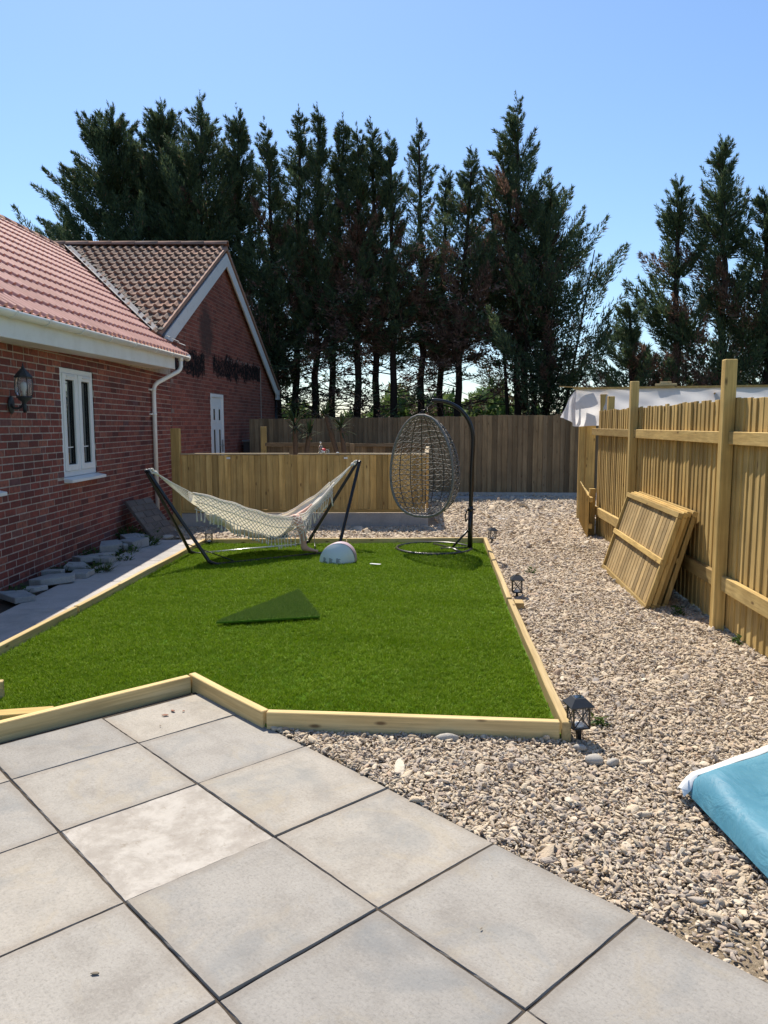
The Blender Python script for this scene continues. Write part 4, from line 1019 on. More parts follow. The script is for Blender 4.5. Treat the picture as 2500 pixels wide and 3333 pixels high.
# leaning fence panels
UP = Vector((.0965,.995,0)).normalized(); PP = Vector((UP.y,-UP.x,0))
def panel(k, base, lean, label, Wd=2.05, Hd=.905):
    B0 = Vector(base); up = (PP*lean + Vector((0,0,math.sqrt(Hd**2-lean**2)))).normalized(); nrm = UP.cross(up); nrm = nrm if nrm.x < 0 else -nrm
    t = thing('spare_fence', B0+UP*Wd/2, label, 'fence panel', 'spare fence panels leaning on the side fence')
    bx = lambda a0, a1, b0, b1, c0, c1: MB().obox(B0+UP*a0+up*b0+nrm*c0, UP*(a1-a0), up*(b1-b0), nrm*(c1-c0))
    bx(0,Wd,Hd-.048,Hd,-.02,.022).obj('top_rail', wood_y, t, bevel=.003); bx(0,Wd,0,.045,-.02,.022).obj('bottom_rail', wood_y, t, bevel=.003)
    bx(.0,Wd,Hd*.47,Hd*.47+.05,-.0,.03).obj('middle_rail', wood_y, t, bevel=.003)
    bx(0,.04,.047,Hd-.05,-.02,.02).obj('end_stile', wood_z, t, bevel=.003); bx(Wd-.04,Wd,.047,Hd-.05,-.02,.02).obj('end_stile', wood_z, t, bevel=.003)
    n = 18; pw = (Wd-.08)/n
    for i in range(n):
        o_ = B0+UP*(.04+pw*i)+up*.047-nrm*.014
        m = MB(); a, b = UP*(pw+.012 if i < n-1 else pw), up*(Hd-.097)
        m.add([o_, o_+a, o_+a+nrm*.0065, o_+nrm*.0105, o_+b, o_+a+b, o_+a+b+nrm*.0065, o_+b+nrm*.0105], [(0,1,2,3),(7,6,5,4),(0,4,5,1),(1,5,6,2),(2,6,7,3),(3,7,4,0)])
        me = m.mesh('slat', panel_slat); bm = bmesh.new(); bm.from_mesh(me); bmesh.ops.recalc_face_normals(bm, faces=bm.faces); bm.to_mesh(me); bm.free(); link('slat', me, t)
panel_slat = wood('panel_slat_pine', ((.40,.28,.13),(.50,.36,.175),(.58,.44,.235)), 2, knots=False)
pl = ['front fence panel of the leaning stack showing its frame', 'second fence panel in the leaning stack', 'third fence panel in the leaning stack', 'rearmost fence panel touching the side fence']
for k in range(4):
    panel(k, (2.305+.058*k, 6.573+.02*k+(.03 if k==2 else 0), -.025), .262-.008*k, pl[k])

# ================================================================== GARDEN LANTERNS
def lantern(x, y, label, rz, s=1.0, tilt=(0,0)):
    t = thing('solar_lantern', (x,y,0), label, 'lantern', 'small black solar lanterns round the lawn')
    Mx = rotm((x,y,-.03), tilt[0], tilt[1], rz, (s,s,s)); L_ = lambda mb, nm, mt, par=None, bv=0: mb.obj(nm, mt, par or t, Mx, bevel=bv)
    m = MB().box(-.011,.011,-.011,.011,-.02,.085); L_(m, 'stake', black_metal)
    m = MB().box(-.045,.045,-.045,.045,.085,.092); L_(m, 'tray', black_metal, bv=.001)
    for sx in (-1,1):
        for sy in (-1,1): m = MB().box(sx*.042-.004,sx*.042+.004,sy*.042-.004,sy*.042+.004,.0925,.205); L_(m, 'corner_post', black_metal)
    for a in range(4):
        ca, sa = math.cos(a*math.pi/2), math.sin(a*math.pi/2)
        rot = lambda p: (p[0]*ca-p[1]*sa, p[0]*sa+p[1]*ca, p[2])
        m = MB(); m.tube([rot((-.038,-.043,.096)), rot((.038,-.043,.20))], .0028, 5); m.tube([rot((.038,-.0432,.096)), rot((-.038,-.0432,.20))], .0028, 5); L_(m, 'cross_brace', black_metal)
        m = MB(); m.add([rot((-.038,-.040,.094)), rot((.038,-.040,.094)), rot((.038,-.040,.204)), rot((-.038,-.040,.204))], [(0,1,2,3)]); L_(m, 'pane', lan_glass)
    m = MB(); m.lathe([(.03,.0925),(.03,.10),(.018,.108),(.006,.112)], (0,0,0), 12); L_(m, 'light_unit', white_p)
    m = MB(); a, b = .062, .028; z0, z1 = .204, .245
    m.add([(-a,-a,z0),(a,-a,z0),(a,a,z0),(-a,a,z0),(-a,-a,z0+.006),(a,-a,z0+.006),(a,a,z0+.006),(-a,a,z0+.006),(-b,-b,z1),(b,-b,z1),(b,b,z1),(-b,b,z1)], [(0,3,2,1),(0,1,5,4),(1,2,6,5),(2,3,7,6),(3,0,4,7),(4,5,9,8),(5,6,10,9),(6,7,11,10),(7,4,8,11),(8,9,10,11)])
    rf_ = L_(m, 'roof', lanroof); m = MB().box(-.021,.021,-.021,.021,z1+.0005,z1+.003); L_(m, 'solar_cell', glass_dark, rf_)
M = Mat('lantern_pane', .05, .5); M.col((.9,.9,.9)); tb = M.n('BsdfTransparent'); mx = M.n('MixShader', i0=.12); M.t.links.new(tb.outputs[0], mx.inputs[1]); M.t.links.new(M.b.outputs[0], mx.inputs[2]); M.t.links.new(mx.outputs[0], M.out.inputs[0]); lan_glass = M.m
lanroof = plain('lantern_roof', (.028,.032,.038), .45, .5).m
lantern(1.005,3.79,'black solar lantern on the shingle at the near corner of the lawn', R(8), 1.0, (0,R(-2)))
lantern(1.235,6.98,'black solar lantern outside the timber halfway along the gravel side', R(-4), 1.0)
lantern(1.475,10.36,'tilted solar lantern by the far corner near the egg chair', R(12), .95, (0,R(3)))
lantern(-2.33,10.08,'solar lantern at the far left lawn corner behind the hammock', R(5), .97)

# ================================================================== HAMMOCK STAND
A0 = Vector((-2.64,8.53,0)); A1 = Vector((-.34,10.1,0)); ax = (A1-A0).normalized(); an = Vector((ax.y,-ax.x,0))
def H3(s, off, z): return A0 + ax*s + an*off + Vector((0,0,z))
hs = thing('hammock_stand', (-1.5,9.3,0), 'black tubular steel hammock stand with leaning legs on the lawn', 'hammock stand')
LT = 2.785
feet = {(0,-1): Vector((-2.35,9.22,.03)), (0,1): Vector((-1.945,8.504,.03)), (1,-1): Vector((-1.024,10.02,.03)), (1,1): Vector((-.575,9.42,.03))}
apx = [H3(-.01,0,1.10), H3(LT+.01,0,1.125)]
rr = .021
for side in (-1, 1):
    fa, fb = feet[(0,side)], feet[(1,side)]; d = (fb-fa).normalized()
    a0 = apx[0]+an*side*.022; a1 = apx[1]+an*side*.022
    for (f, a, dd) in ((fa, a0, d), (fb, a1, -d)):
        m = MB(); leg = (a-f).normalized()
        m.tube(smooth_path([f+dd*.16, f+dd*.07, f+leg*.05, f+leg*.14, a-leg*.10, a-leg*.04, a+Vector((0,0,.0))], 5), rr, 12); m.obj('leg', black_metal, hs)
    m = MB(); m.tube([fa+d*.12, fb-d*.12], rr*.86, 12); m.obj('ground_rail', grey_metal if side < 0 else black_metal, hs)
for e in (0, 1):
    m = MB(); m.tube([apx[e]-an*.035+Vector((0,0,-.004)), apx[e]+an*.035+Vector((0,0,-.004))], .014, 10); m.obj('apex_bolt', grey_metal, hs)
    f0, f1 = feet[(e,-1)], feet[(e,1)]; l0 = (apx[e]-f0); l1 = (apx[e]-f1)
    sg = 1 if e == 0 else -1
    m = MB(); m.tube([f0+l0*.14, f1+Vector((ax.x*sg*.32, ax.y*sg*.32, -.005))], .006, 6); m.obj('brace_rod', black_metal, hs)
    m = MB(); h_ = apx[e]+ax*(.03*sg); m.tube([apx[e], apx[e]+ax*(.04*sg)+Vector((0,0,.012)), apx[e]+ax*(.06*sg)+Vector((0,0,-.01))], .005, 8); m.obj('hook', grey_metal, hs)

# ================================================================== HAMMOCK
hm = thing('hammock', (-1.5,9.3,.2), 'cream cotton hammock with lace side panel and tassels slung from the black stand', 'hammock')
RIM = [(.50,.82),(.69,.75),(.9,.672),(1.12,.582),(1.38,.50),(1.6,.473),(1.72,.478),(1.86,.505),(2.02,.60),(2.2,.705),(2.39,.86)]
BOT = [(.48,.72),(.757,.50),(1.015,.305),(1.286,.226),(1.5,.198),(1.64,.25),(1.83,.37),(2.07,.536),(2.34,.75),(2.39,.80)]
WID = [(.48,.06),(.62,.16),(.8,.26),(1.1,.35),(1.4,.37),(1.7,.33),(2.0,.21),(2.2,.13),(2.39,.05)]
M = Mat('cream_cotton', .9, .1); wv = M.noise(M.scale(M.co(), (400,400,400)), 1, 2); M.col(M.mix(M.m1('MULTIPLY', wv, .25), (.86,.83,.75), (.68,.64,.56))); M.bump(wv, .3, .002); M.translucent(.32, (.84,.78,.62)); cotton = M.m
M = Mat('cotton_cord', .9, .1); M.col((.80,.78,.70)); M.translucent(.2); cord_m = M.m
def cs(s, q_):
    w = interp(s, WID); b = interp(s, BOT); r0 = interp(s, RIM); e = math.pi*.60
    nearz = r0+.022*min(1, w/.3); farz = r0-.045*min(1, w/.3)
    top = nearz if q_ > 0 else farz
    f = (1-math.cos(abs(q_)*e))/(1-math.cos(e)); z = b + (top-b)*f
    return H3(s, w*math.sin(q_*e)*1.02, z + .006*math.sin(s*24+q_*5))
ns_, nq = 60, 26; vs = []
S0h, S1h = .49, 2.385
for i in range(ns_+1):
    s = S0h+(S1h-S0h)*i/ns_
    for j in range(nq+1): vs.append(cs(s, -1+2*j/nq))
m = MB(); m.add(vs, [(i*(nq+1)+j, (i+1)*(nq+1)+j, (i+1)*(nq+1)+j+1, i*(nq+1)+j+1) for i in range(ns_) for j in range(nq)], True)
cl = m.obj('cloth', cotton, hm)
for q_ in (-1, 1):
    m = MB(); m.tube([cs(S0h+(S1h-S0h)*i/50, q_)+Vector((0,0,.004)) for i in range(51)], .011, 6); m.obj('hem', cotton, hm)
for (s, ap, n) in ((S0h, H3(.085,0,1.07), 13), (S1h, H3(LT-.085,0,1.09), 11)):
    for k in range(n):
        q_ = -1+2*k/(n-1); p = cs(s, q_); mid = p.lerp(ap, .5)+Vector((0,0,-.008))
        m = MB(); m.tube(smooth_path([ap, ap.lerp(p,.3)+Vector((0,0,-.004)), mid, p]), [.0042]*19, 5); m.obj('cord', cord_m, hm)
    e = 1 if s < 1 else -1; tip = H3(.03,0,1.10) if e == 1 else H3(LT-.03,0,1.115)
    m = MB(); loop = [tip+ (ap-tip)*t_ + Vector((0,0,.022*math.sin(math.pi*t_)*sg)) for sg in (1,) for t_ in (0,.3,.6,1)] + [tip+(ap-tip)*t_ - Vector((0,0,.022*math.sin(math.pi*t_))) for t_ in (.8,.5,.25)]
    m.tube(loop, .011, 8, closed=True); m.tube([ap.lerp(tip,.1), ap, ap+(cs(s,0)-ap)*.09], [.02,.024,.016], 10); m.obj('loop', cord_m, hm)
# lace side panel hanging from the near hem
TEND = [(.45,.53),(.47,.52),(.676,.437),(1.065,.249),(1.41,.128),(1.5,.122),(1.665,.177),(1.84,.298),(2.08,.459),(2.26,.553),(2.36,.62)]
def curtain(s, t_):
    w = interp(s, WID); top = cs(s, 1.0); bz = interp(s, TEND)+.125; bz = min(bz, top.z-.05)
    off = w*1.02+.012+.012*math.sin(s*31)*t_ + .13*math.exp(-((s-1.70)/.13)**2)*min(1, t_*2.5+.25)
    p = H3(s, off, top.z+(bz-top.z)*t_); return p
m = MB(); NS = 40
for k in range(-5, NS+1):
    for sgn in (1, -1):
        pts = []
        for j in range(9):
            t_ = j/8*.98; sk = S0h + (S1h-S0h-.03)*(k/NS + (t_*5/NS if sgn > 0 else 5/NS - t_*5/NS))
            if S0h+.01 < sk < S1h-.03: pts.append(curtain(sk, t_))
        if len(pts) > 1: m.tube(pts, .0033, 4, cap=False)
for t_ in (.04, .5, .98): m.tube([curtain(S0h+.01+(S1h-S0h-.04)*i/70, t_) for i in range(71)], .0042, 4)
o = m.obj('lace_net', cord_m, hm)
for k in range(46):
    s = S0h+.03+(S1h-S0h-.08)*k/45; p = curtain(s, .98); L_ = .125*rnd.uniform(.85,1.1); dx = rnd.gauss(0,.012)
    m = MB(); pts = [p, p+ax*dx*.2+Vector((0,0,-L_*.25)), p+ax*dx*.5+Vector((0,0,-L_*.6)), p+ax*dx*.8+Vector((0,0,-L_*.8)), p+ax*dx+Vector((0,0,-L_))]
    m.tube(pts, [.004,.0065,.005,.009,.013], 6); m.obj('tassel', cord_m, hm)

# ================================================================== PERSON lying in the hammock
M = Mat('skin', .55, .35); nz = M.noise(M.co(), 9, 4); M.col(M.mix(nz, (.56,.33,.24), (.64,.40,.30))); M.b.inputs['Subsurface Weight'].default_value = .08; skin_m = M.m
shirt_m = plain('sage_green_cotton', (.20,.25,.19), .9, .1).m; short_m = plain('denim_shorts', (.13,.19,.29), .9, .1).m; hair_m = plain('brown_hair', (.07,.045,.03), .6, .3).m
pillow_m = plain('white_pillow_cotton', (.78,.77,.74), .9, .1).m
def skin_mesh(name, verts, edges, mat, root=0, sub=2):
    me = bpy.data.meshes.new(name); me.from_pydata([v[0] for v in verts], edges, []); o = bpy.data.objects.new(name, me); COL.objects.link(o)
    sk = o.modifiers.new('skin', 'SKIN'); sk.use_smooth_shade = True
    for k, v in enumerate(verts):
        r_ = v[1]; me.skin_vertices[0].data[k].radius = r_ if isinstance(r_, tuple) else (r_, r_)
        me.skin_vertices[0].data[k].use_root = (k == root)
    o.modifiers.new('sub', 'SUBSURF').levels = sub; o.modifiers['sub'].render_levels = sub
    dg = bpy.context.evaluated_depsgraph_get(); nm = bpy.data.meshes.new_from_object(o.evaluated_get(dg)); nm.name = name
    bpy.data.objects.remove(o); nm.materials.clear(); setmat(nm, mat); nm.polygons.foreach_set('use_smooth', [True]*len(nm.polygons)); return nm
pe = thing('person', H3(1.45,0,.3), 'person in sage top and denim shorts lying in the hammock, one bare foot dangling', 'person')
V = []; E_ = []
def jv(s, off, z, r_, link_=None):
    V.append((H3(s,off,z), r_)); 
    if link_ is not None: E_.append((link_, len(V)-1))
    return len(V)-1
pelvis = jv(1.50,0,.315,(.14,.10)); belly = jv(1.36,0,.32,(.12,.085),pelvis); chest = jv(1.17,0,.385,(.14,.09),belly); neckb = jv(1.02,0,.475,.065,chest); neck = jv(.96,0,.505,.052,neckb)
headb = jv(.90,0,.535,.075,neck); headt = jv(.80,.0,.575,.085,headb); crown = jv(.745,0,.59,.055,headt)
for sg in (-1,1):
    sh_ = jv(1.07,sg*.145,.455,.052,neckb); el = jv(1.28,sg*.17,.36,.040,sh_); wr = jv(1.42,sg*.06,.415,.03,el); ha = jv(1.475,sg*.01,.425,.032,wr)
    for k in range(4): f1 = jv(1.515,sg*(-.03+.02*k),.43,.011,ha); f2 = jv(1.555,sg*(-.035+.022*k),.42,.0085,f1)
    t1 = jv(1.47,sg*.045,.44,.011,ha); jv(1.50,sg*.055,.445,.009,t1)
# near leg: knee up over the hem, shin down outside the cloth
hip = jv(1.53,.09,.325,.08,pelvis); thm = jv(1.61,.20,.405,.066,hip); kn = jv(1.69,.335,.50,.052,thm); cf = jv(1.70,.405,.39,.052,kn); sh2 = jv(1.72,.42,.25,.038,cf); ank = jv(1.73,.42,.125,.029,sh2)
heel = jv(1.715,.425,.085,.030,ank); ball = jv(1.85,.45,.075,(.034,.022),ank)
for k in range(5):
    a = jv(1.885+.012*(2-abs(k-1)),.42+.015*k,.072,.0105 if k else .013,ball); jv(1.91+.012*(2-k*.8),.418+.016*k,.066,.009 if k else .011,a)
# far leg stretched along the hammock
hp = jv(1.56,-.08,.32,.075,pelvis); kn2 = jv(1.82,-.03,.405,.048,hp); an2 = jv(2.06,-.02,.55,.028,kn2); jv(2.10,-.02,.59,.024,an2)
link('body', skin_mesh('body', V, E_, skin_m, 0, 2), pe)
def sub(ix, grow, nm, mt):
    mp = {k: n for n, k in enumerate(ix)}; vv_ = [(V[k][0], tuple(x+grow for x in V[k][1]) if isinstance(V[k][1], tuple) else V[k][1]+grow) for k in ix]
    ee = [(mp[a], mp[b]) for a, b in E_ if a in mp and b in mp]; link(nm, skin_mesh(nm, vv_, ee, mt, 0, 2), pe)
arms = [k for k in range(len(V)) if False]
sub([pelvis, belly, chest, neckb, 8, 9] + [k for k in (8+1+12,) if False], .014, 'top', shirt_m)
sub([pelvis, hip, thm, hp], .016, 'shorts', short_m)
m = MB(); bm = bmesh.new(); bmesh.ops.create_uvsphere(bm, u_segments=20, v_segments=12, radius=1)
me = bpy.data.meshes.new('hair'); bm.to_mesh(me); bm.free(); setmat(me, hair_m); me.polygons.foreach_set('use_smooth', [True]*len(me.polygons))
hc = H3(.775,0,.575); link('hair', me, pe, frame(hc, ax*.085, an*.094, Vector((0,0,1))*.085))
m = MB(); fc = H3(.83,0,.665)
m.tube([H3(.845,0,.648), H3(.86,0,.667), H3(.875,0,.655)], [.008,.013,.009], 8); m.obj('nose', skin_m, pe)
for sg in (-1,1):
    m = MB(); m.lathe([(.004,0),(.009,.004),(.004,.008)], H3(.83,sg*.032,.643), 10); m.obj('eye', white_p, pe)
    m = MB(); m.lathe([(.004,-.006),(.02,0),(.012,.012)], H3(.835,sg*.083,.575), 10); m.obj('ear', skin_m, pe)
m = MB(); m.tube([H3(.893,-.02,.637), H3(.897,0,.641), H3(.893,.02,.637)], .006, 6); m.obj('mouth', plain('lips', (.42,.17,.15), .5).m, pe)
bm = bmesh.new(); bmesh.ops.create_cube(bm, size=1); bmesh.ops.subdivide_edges(bm, edges=bm.edges, cuts=4, use_grid_fill=True)
for v in bm.verts:
    p = v.co; f = (1-(2*p.x)**4)*(1-(2*p.y)**4); p.z *= .35+.65*max(0, f)
bmesh.ops.smooth_vert(bm, verts=bm.verts, factor=.5, use_axis_x=True, use_axis_y=True, use_axis_z=True)
me = bpy.data.meshes.new('pillow'); bm.to_mesh(me); bm.free(); setmat(me, pillow_m); me.polygons.foreach_set('use_smooth', [True]*len(me.polygons))
tl_ = Vector((ax.x*.9, ax.y*.9, -.35)).normalized(); tn = tl_.cross(an); tn = tn if tn.z > 0 else -tn
tag(link('pillow', me, None, frame(H3(.83,-.02,.53), tl_*.26, an*.3, tn*.22)), 'white pillow tucked in the left end of the hammock', 'pillow')

# ================================================================== EGG CHAIR
es = thing('egg_chair_stand', (.66,9.67,0), 'black curved steel stand with ring base for the hanging egg chair', 'chair stand')
RC = Vector((.64,9.66,.03))
m = MB(); m.tube([RC+Vector((.475*math.cos(2*math.pi*k/48), .475*math.sin(2*math.pi*k/48), 0)) for k in range(48)], .024, 12, closed=True); m.obj('base_ring', black_metal, es)
pb0 = Vector((1.10,9.68,.02))
m = MB(); m.tube([pb0, pb0+Vector((.004,0,.55))], .032, 14); m.obj('lower_pole', black_metal, es)
arc = [pb0+Vector((.004,0,.5)), pb0+Vector((.01,0,1.0)), (1.122,9.68,1.32), (1.115,9.675,1.50), (1.06,9.67,1.66), (.955,9.665,1.79), (.82,9.66,1.87), (.70,9.655,1.898), (.598,9.65,1.905)]
m = MB(); m.tube(smooth_path(arc, 5), .0265, 14); m.obj('curved_pole', black_metal, es)
m = MB(); m.tube([pb0+Vector((-.004,0,.27)), (.86,9.63,.035)], .014, 10); m.obj('brace', black_metal, es)
m = MB(); m.tube([pb0+Vector((0,0,.012)), (.72,9.62,.03)], .02, 10); m.obj('base_bar', black_metal, es)
m = MB(); m.tube([(.66,9.98,.034), (.86,9.63,.034), (.95,9.33,.034)], .02, 10); m.obj('base_bar', black_metal, es)
m = MB(); m.tube([pb0+Vector((0,0,.49)), pb0+Vector((0,0,.53))], .038, 14); m.tube([pb0+Vector((.03,-.01,.51)), pb0+Vector((.055,-.02,.51))], .01, 8); m.obj('pole_collar', black_metal, es)
m = MB(); m.tube(smooth_path([pb0+Vector((-.035,-.03,.52)), pb0+Vector((-.065,-.03,.44)), pb0+Vector((-.06,-.03,.36)), pb0+Vector((-.04,-.03,.40))]), .009, 6); m.obj('loose_strap', black_metal, es)
ec = thing('egg_chair', (.62,9.68,.47), 'grey wicker egg chair basket hanging by a chain from the curved stand', 'hanging chair')
EC = Vector((.60,9.60,.475)); EH = 1.245
fw_ = Vector((-.55,-.83,0)).normalized(); sx_ = Vector((-fw_.y, fw_.x, 0)); 
if sx_.x < 0: sx_ = -sx_
def ew(v):   # half width along height 0..1
    t = 2*v**.86-1; return .465*math.sqrt(max(0, 1-t*t))**.95*(1.02-.14*v)
def edp(v):
    t = 2*v**.84-1; return .62*math.sqrt(max(0, 1-t*t))**.95*(1-.20*v)
def egg(u, v):
    a = u*math.pi/2; w = ew(v); d = edp(v)
    fo = .10*math.sin(math.pi*v)
    return EC + sx_*(w*math.sin(a)) - fw_*(d*math.cos(a)-.26) + Vector((0,0,EH*v + .05*math.cos(a)*(1-v)**3*0))
M = Mat('grey_wicker', .6, .3); M.col(M.ramp(M.noise(M.co(), 40, 3), [(.3,(.13,.122,.11)),(.7,(.25,.24,.22))])); wick = M.m
wick_d = plain('dark_rattan_frame', (.05,.048,.045), .5).m
rim = [egg(-1, v) for v in np.linspace(.003,.997,44)] + [egg(1, v) for v in np.linspace(.997,.003,44)]
m = MB(); m.tube(rim, .0165, 10, closed=True); m.obj('rim', wick, ec)
m = MB()
for u in np.linspace(-.8,.8,9):
    m.tube([egg(u, v) for v in np.linspace(.004,.994,36)], .0055, 5)
m.obj('frame_ribs', wick_d, ec)
NU, NV = 17, 18
m = MB()
for j in range(1, NV): m.tube([egg(u, j/NV+.012*math.sin(u*7+j)) for u in np.linspace(-1,1,24)], .0048, 4)
m.obj('cross_weave', wick, ec)
rg = random.Random(3); m = MB()
for i in range(NU):
    for j in range(NV):
        u0, u1, v0, v1 = -1+2*i/NU, -1+2*(i+1)/NU, j/NV*.96+.015, (j+1)/NV*.96+.015
        um, vm = (u0+u1)/2, (v0+v1)/2; jt = lambda: rg.uniform(-.004,.004)
        m.tube([egg(u0,v0+jt()), egg(um,vm), egg(u1,v1+jt())], .0034, 4); m.tube([egg(u0,v1+jt()), egg(um,vm+.001), egg(u1,v0+jt())], .0034, 4)
m.obj('diagonal_weave', wick, ec)
m = MB()
hook_top = Vector((.604,9.65,1.882))
for k in range(5):
    c = hook_top.lerp(rim[43], k/5+.1) ; rr_ = .014
    ring_ = [c+Vector((rr_*math.cos(t)*(k%2), rr_*math.cos(t)*((k+1)%2), .022*math.sin(t))) for t in np.linspace(0,2*math.pi,10,endpoint=False)]
    m.tube(ring_, .0035, 5, closed=True)
m.tube([hook_top+Vector((0,0,-.02)), rim[43]+Vector((0,0,.01))], .004, 6)
m.obj('chain', black_metal, ec)
m = MB(); spc = hook_top.lerp(rim[43], .35); m.tube([spc+Vector((.011*math.cos(t), .011*math.sin(t), -.0012*k)) for k, t in enumerate(np.linspace(0,14*math.pi,60))], .0028, 5); m.obj('spring', black_metal, ec)

# ================================================================== white shell on the lawn, card, turf offcut
ws = thing('white_shell', (-.55,8.66,0), 'white plastic half-dome shell with printed text panels standing on the lawn', 'shell')
n = 28; vs = []; fs = []; K = 10
W2, Hs = .205, .235
def shp(t, k):   # outline param t 0..1 left to right, k ring inward
    a = math.pi*(1-t); x = W2*math.cos(a); z = Hs*math.sin(a)**.85*(1+.06*math.cos(a)); return x, z
for k in range(K+1):
    f = k/K
    for i in range(n+1):
        x, z = shp(i/n, 0); vs.append((-.54+x*(1-f)**.9 if f < 1 else -.54, 8.66-.075*math.sin(f*math.pi/2)+.03*(1-f), .012+z*(1-f)+.05*f*(1-f)))
for k in range(K):
    for i in range(n): fs.append((k*(n+1)+i, k*(n+1)+i+1, (k+1)*(n+1)+i+1, (k+1)*(n+1)+i))
m = MB(); m.add(vs, fs, True); shell_f = plain('pale_blue_white_plastic', (.66,.72,.73), .4, .4, 0, .06).m; m.obj('front_face', shell_f, ws)
vs = []; fs = []
prof = [(1.0,.03),(1.02,.045),(1.0,.10),(.97,.15),(.94,.16)]
for (sc_, dy) in prof:
    for i in range(n+1): x, z = shp(i/n, 0); vs.append((-.54+x*sc_*1.0+dy*.18, 8.66+dy, .012+z*sc_+dy*.08))
for k in range(len(prof)-1):
    for i in range(n): fs.append((k*(n+1)+i+1, k*(n+1)+i, (k+1)*(n+1)+i, (k+1)*(n+1)+i+1))
fs.append(tuple(range((len(prof)-1)*(n+1), len(prof)*(n+1))))
m = MB(); m.add(vs, fs, True); m.obj('back_rim', plain('pinkish_plastic', (.50,.38,.43), .5, .4).m, ws)
ink = plain('grey_print', (.14,.20,.21), .8).m; r_ = random.Random(4)
def shell_y(x, z):
    xx = (x+.54)/W2; f = 1-min(1, math.sqrt(xx*xx+(max(z-.012,0)/Hs)**2)); return 8.66-.075*math.sin(f*math.pi/2)+.03*(1-f)-.006
for (x0, z0, nl, w) in ((-.695,.088,10,.05), (-.628,.084,9,.062), (-.545,.084,6,.055), (-.545,.046,2,.06)):
    for k in range(nl):
        z = z0-.0066*k; L_ = w*(r_.uniform(.45,1) if k else .4)
        m = MB(); ya = shell_y(x0, z); yb = shell_y(x0+L_, z); m.add([(x0,ya-.004,z),(x0+L_,yb-.004,z),(x0+L_,yb-.004,z+.0036),(x0,ya-.004,z+.0036)], [(0,1,2,3)]); m.obj('print_line', ink, ws)
m = MB(); m.obox((-.165,8.50,.042), (.115,-.07,.004), (.02,.04,0), (0,0,.003)); tag(m.obj('white_card', white_p), 'white card lying on the grass near the white shell', 'card')
m = MB(); m.obox((1.93,13.02,.0), (.10,-.24,.01), (.07,.05,.0), (0,0,.012)); tag(m.obj('white_offcut', white_p), 'white strip lying on the far gravel beyond the egg chair', 'offcut')
tri = [(-1.32,5.88),(-.52,6.07),(-.80,7.05)]
to = thing('turf_offcut', (-.88,6.3,.03), 'dark triangular artificial turf offcut lying on the lawn', 'turf piece')
m = MB(); m.prism(tri, .045, .058); m.obj('backing', turf_base_m, to)
rg = np.random.default_rng(8); a, b = rg.random(26000), rg.random(26000); fl = a+b > 1; a[fl] = 1-a[fl]; b[fl] = 1-b[fl]
T0, T1, T2 = (np.array(t) for t in tri); pxy = T0+(T1-T0)*a[:,None]+(T2-T0)*b[:,None]; n_ = len(pxy)
link('pile', leaf_mesh('pile', np.c_[pxy, np.full(n_,.056)], np.c_[rg.normal(.25,.35,n_), rg.normal(.5,.35,n_), np.ones(n_)], rg.uniform(.018,.034,n_), np.full(n_,.0017), turf_dark, np.zeros(n_), rg), to)['kind'] = 'stuff'

# ================================================================== blue cover at the right edge
M = Mat('blue_vinyl', .55, .3); nz = M.noise(M.co(), 5, 5, .7); M.col(M.mix(M.ramp(nz, [(.35,0),(.8,.7)]), (.055,.20,.285), (.12,.295,.375))); M.bump(M.noise(M.co(), 4.5, 5, .6, 1.2), .6, .03); vinyl = M.m
bc = thing('blue_vinyl_cover', (1.9,2.9,0), 'blue vinyl covered foam slab with white piped edge on the shingle', 'cover')
C0 = Vector((1.315,3.17,.0)); ea = Vector((.60,.36,0)).normalized(); eb = Vector((.06,-1,0)).normalized()
LA, LB = 1.3, 1.5; na_, nb_ = 26, 30; vs = []
def bsurf(a, b):
    e = min(a, 1.3-a, b, 1.5-b); h = .10*(1-math.exp(-max(e,0)/.028)); sag = .012*math.sin(a*9+b*5)+.008*math.sin(b*13)
    return C0+ea*a+eb*b+Vector((0,0,.012+h+sag*min(1,e/.1)))
for i in range(na_+1):
    for j in range(nb_+1):
        a = LA*(i/na_)**1.25; b = LB*(j/nb_)**1.25; vs.append(bsurf(a, b))
m = MB(); m.add(vs, [(i*(nb_+1)+j, i*(nb_+1)+j+1, (i+1)*(nb_+1)+j+1, (i+1)*(nb_+1)+j) for i in range(na_) for j in range(nb_)], True)
cvo = m.obj('cover', vinyl, bc)
bm = bmesh.new(); bm.from_mesh(cvo.data); bmesh.ops.recalc_face_normals(bm, faces=bm.faces); 
bm.to_mesh(cvo.data); bm.free()
m = MB(); vs = []
for i in range(31):
    a = -.04+(LA+.04)*i/30; ed = min(1, max(0, a+.04)/.06)
    for b, z in ((-.035,.012), (-.032,.055), (-.015,.085), (.012,.098), (.034,None)):
        zz_ = (bsurf(max(a,.0), b).z+.005 if z is None else z*(.45+.55*ed))+.0015*math.sin(a*23); vs.append(C0+ea*a+eb*b+Vector((0,0,max(zz_,.012))))
m.add(vs, [(i*5+j, i*5+j+1, (i+1)*5+j+1, (i+1)*5+j) for i in range(30) for j in range(4)], True); m.obj('white_edge', white_p, bc)

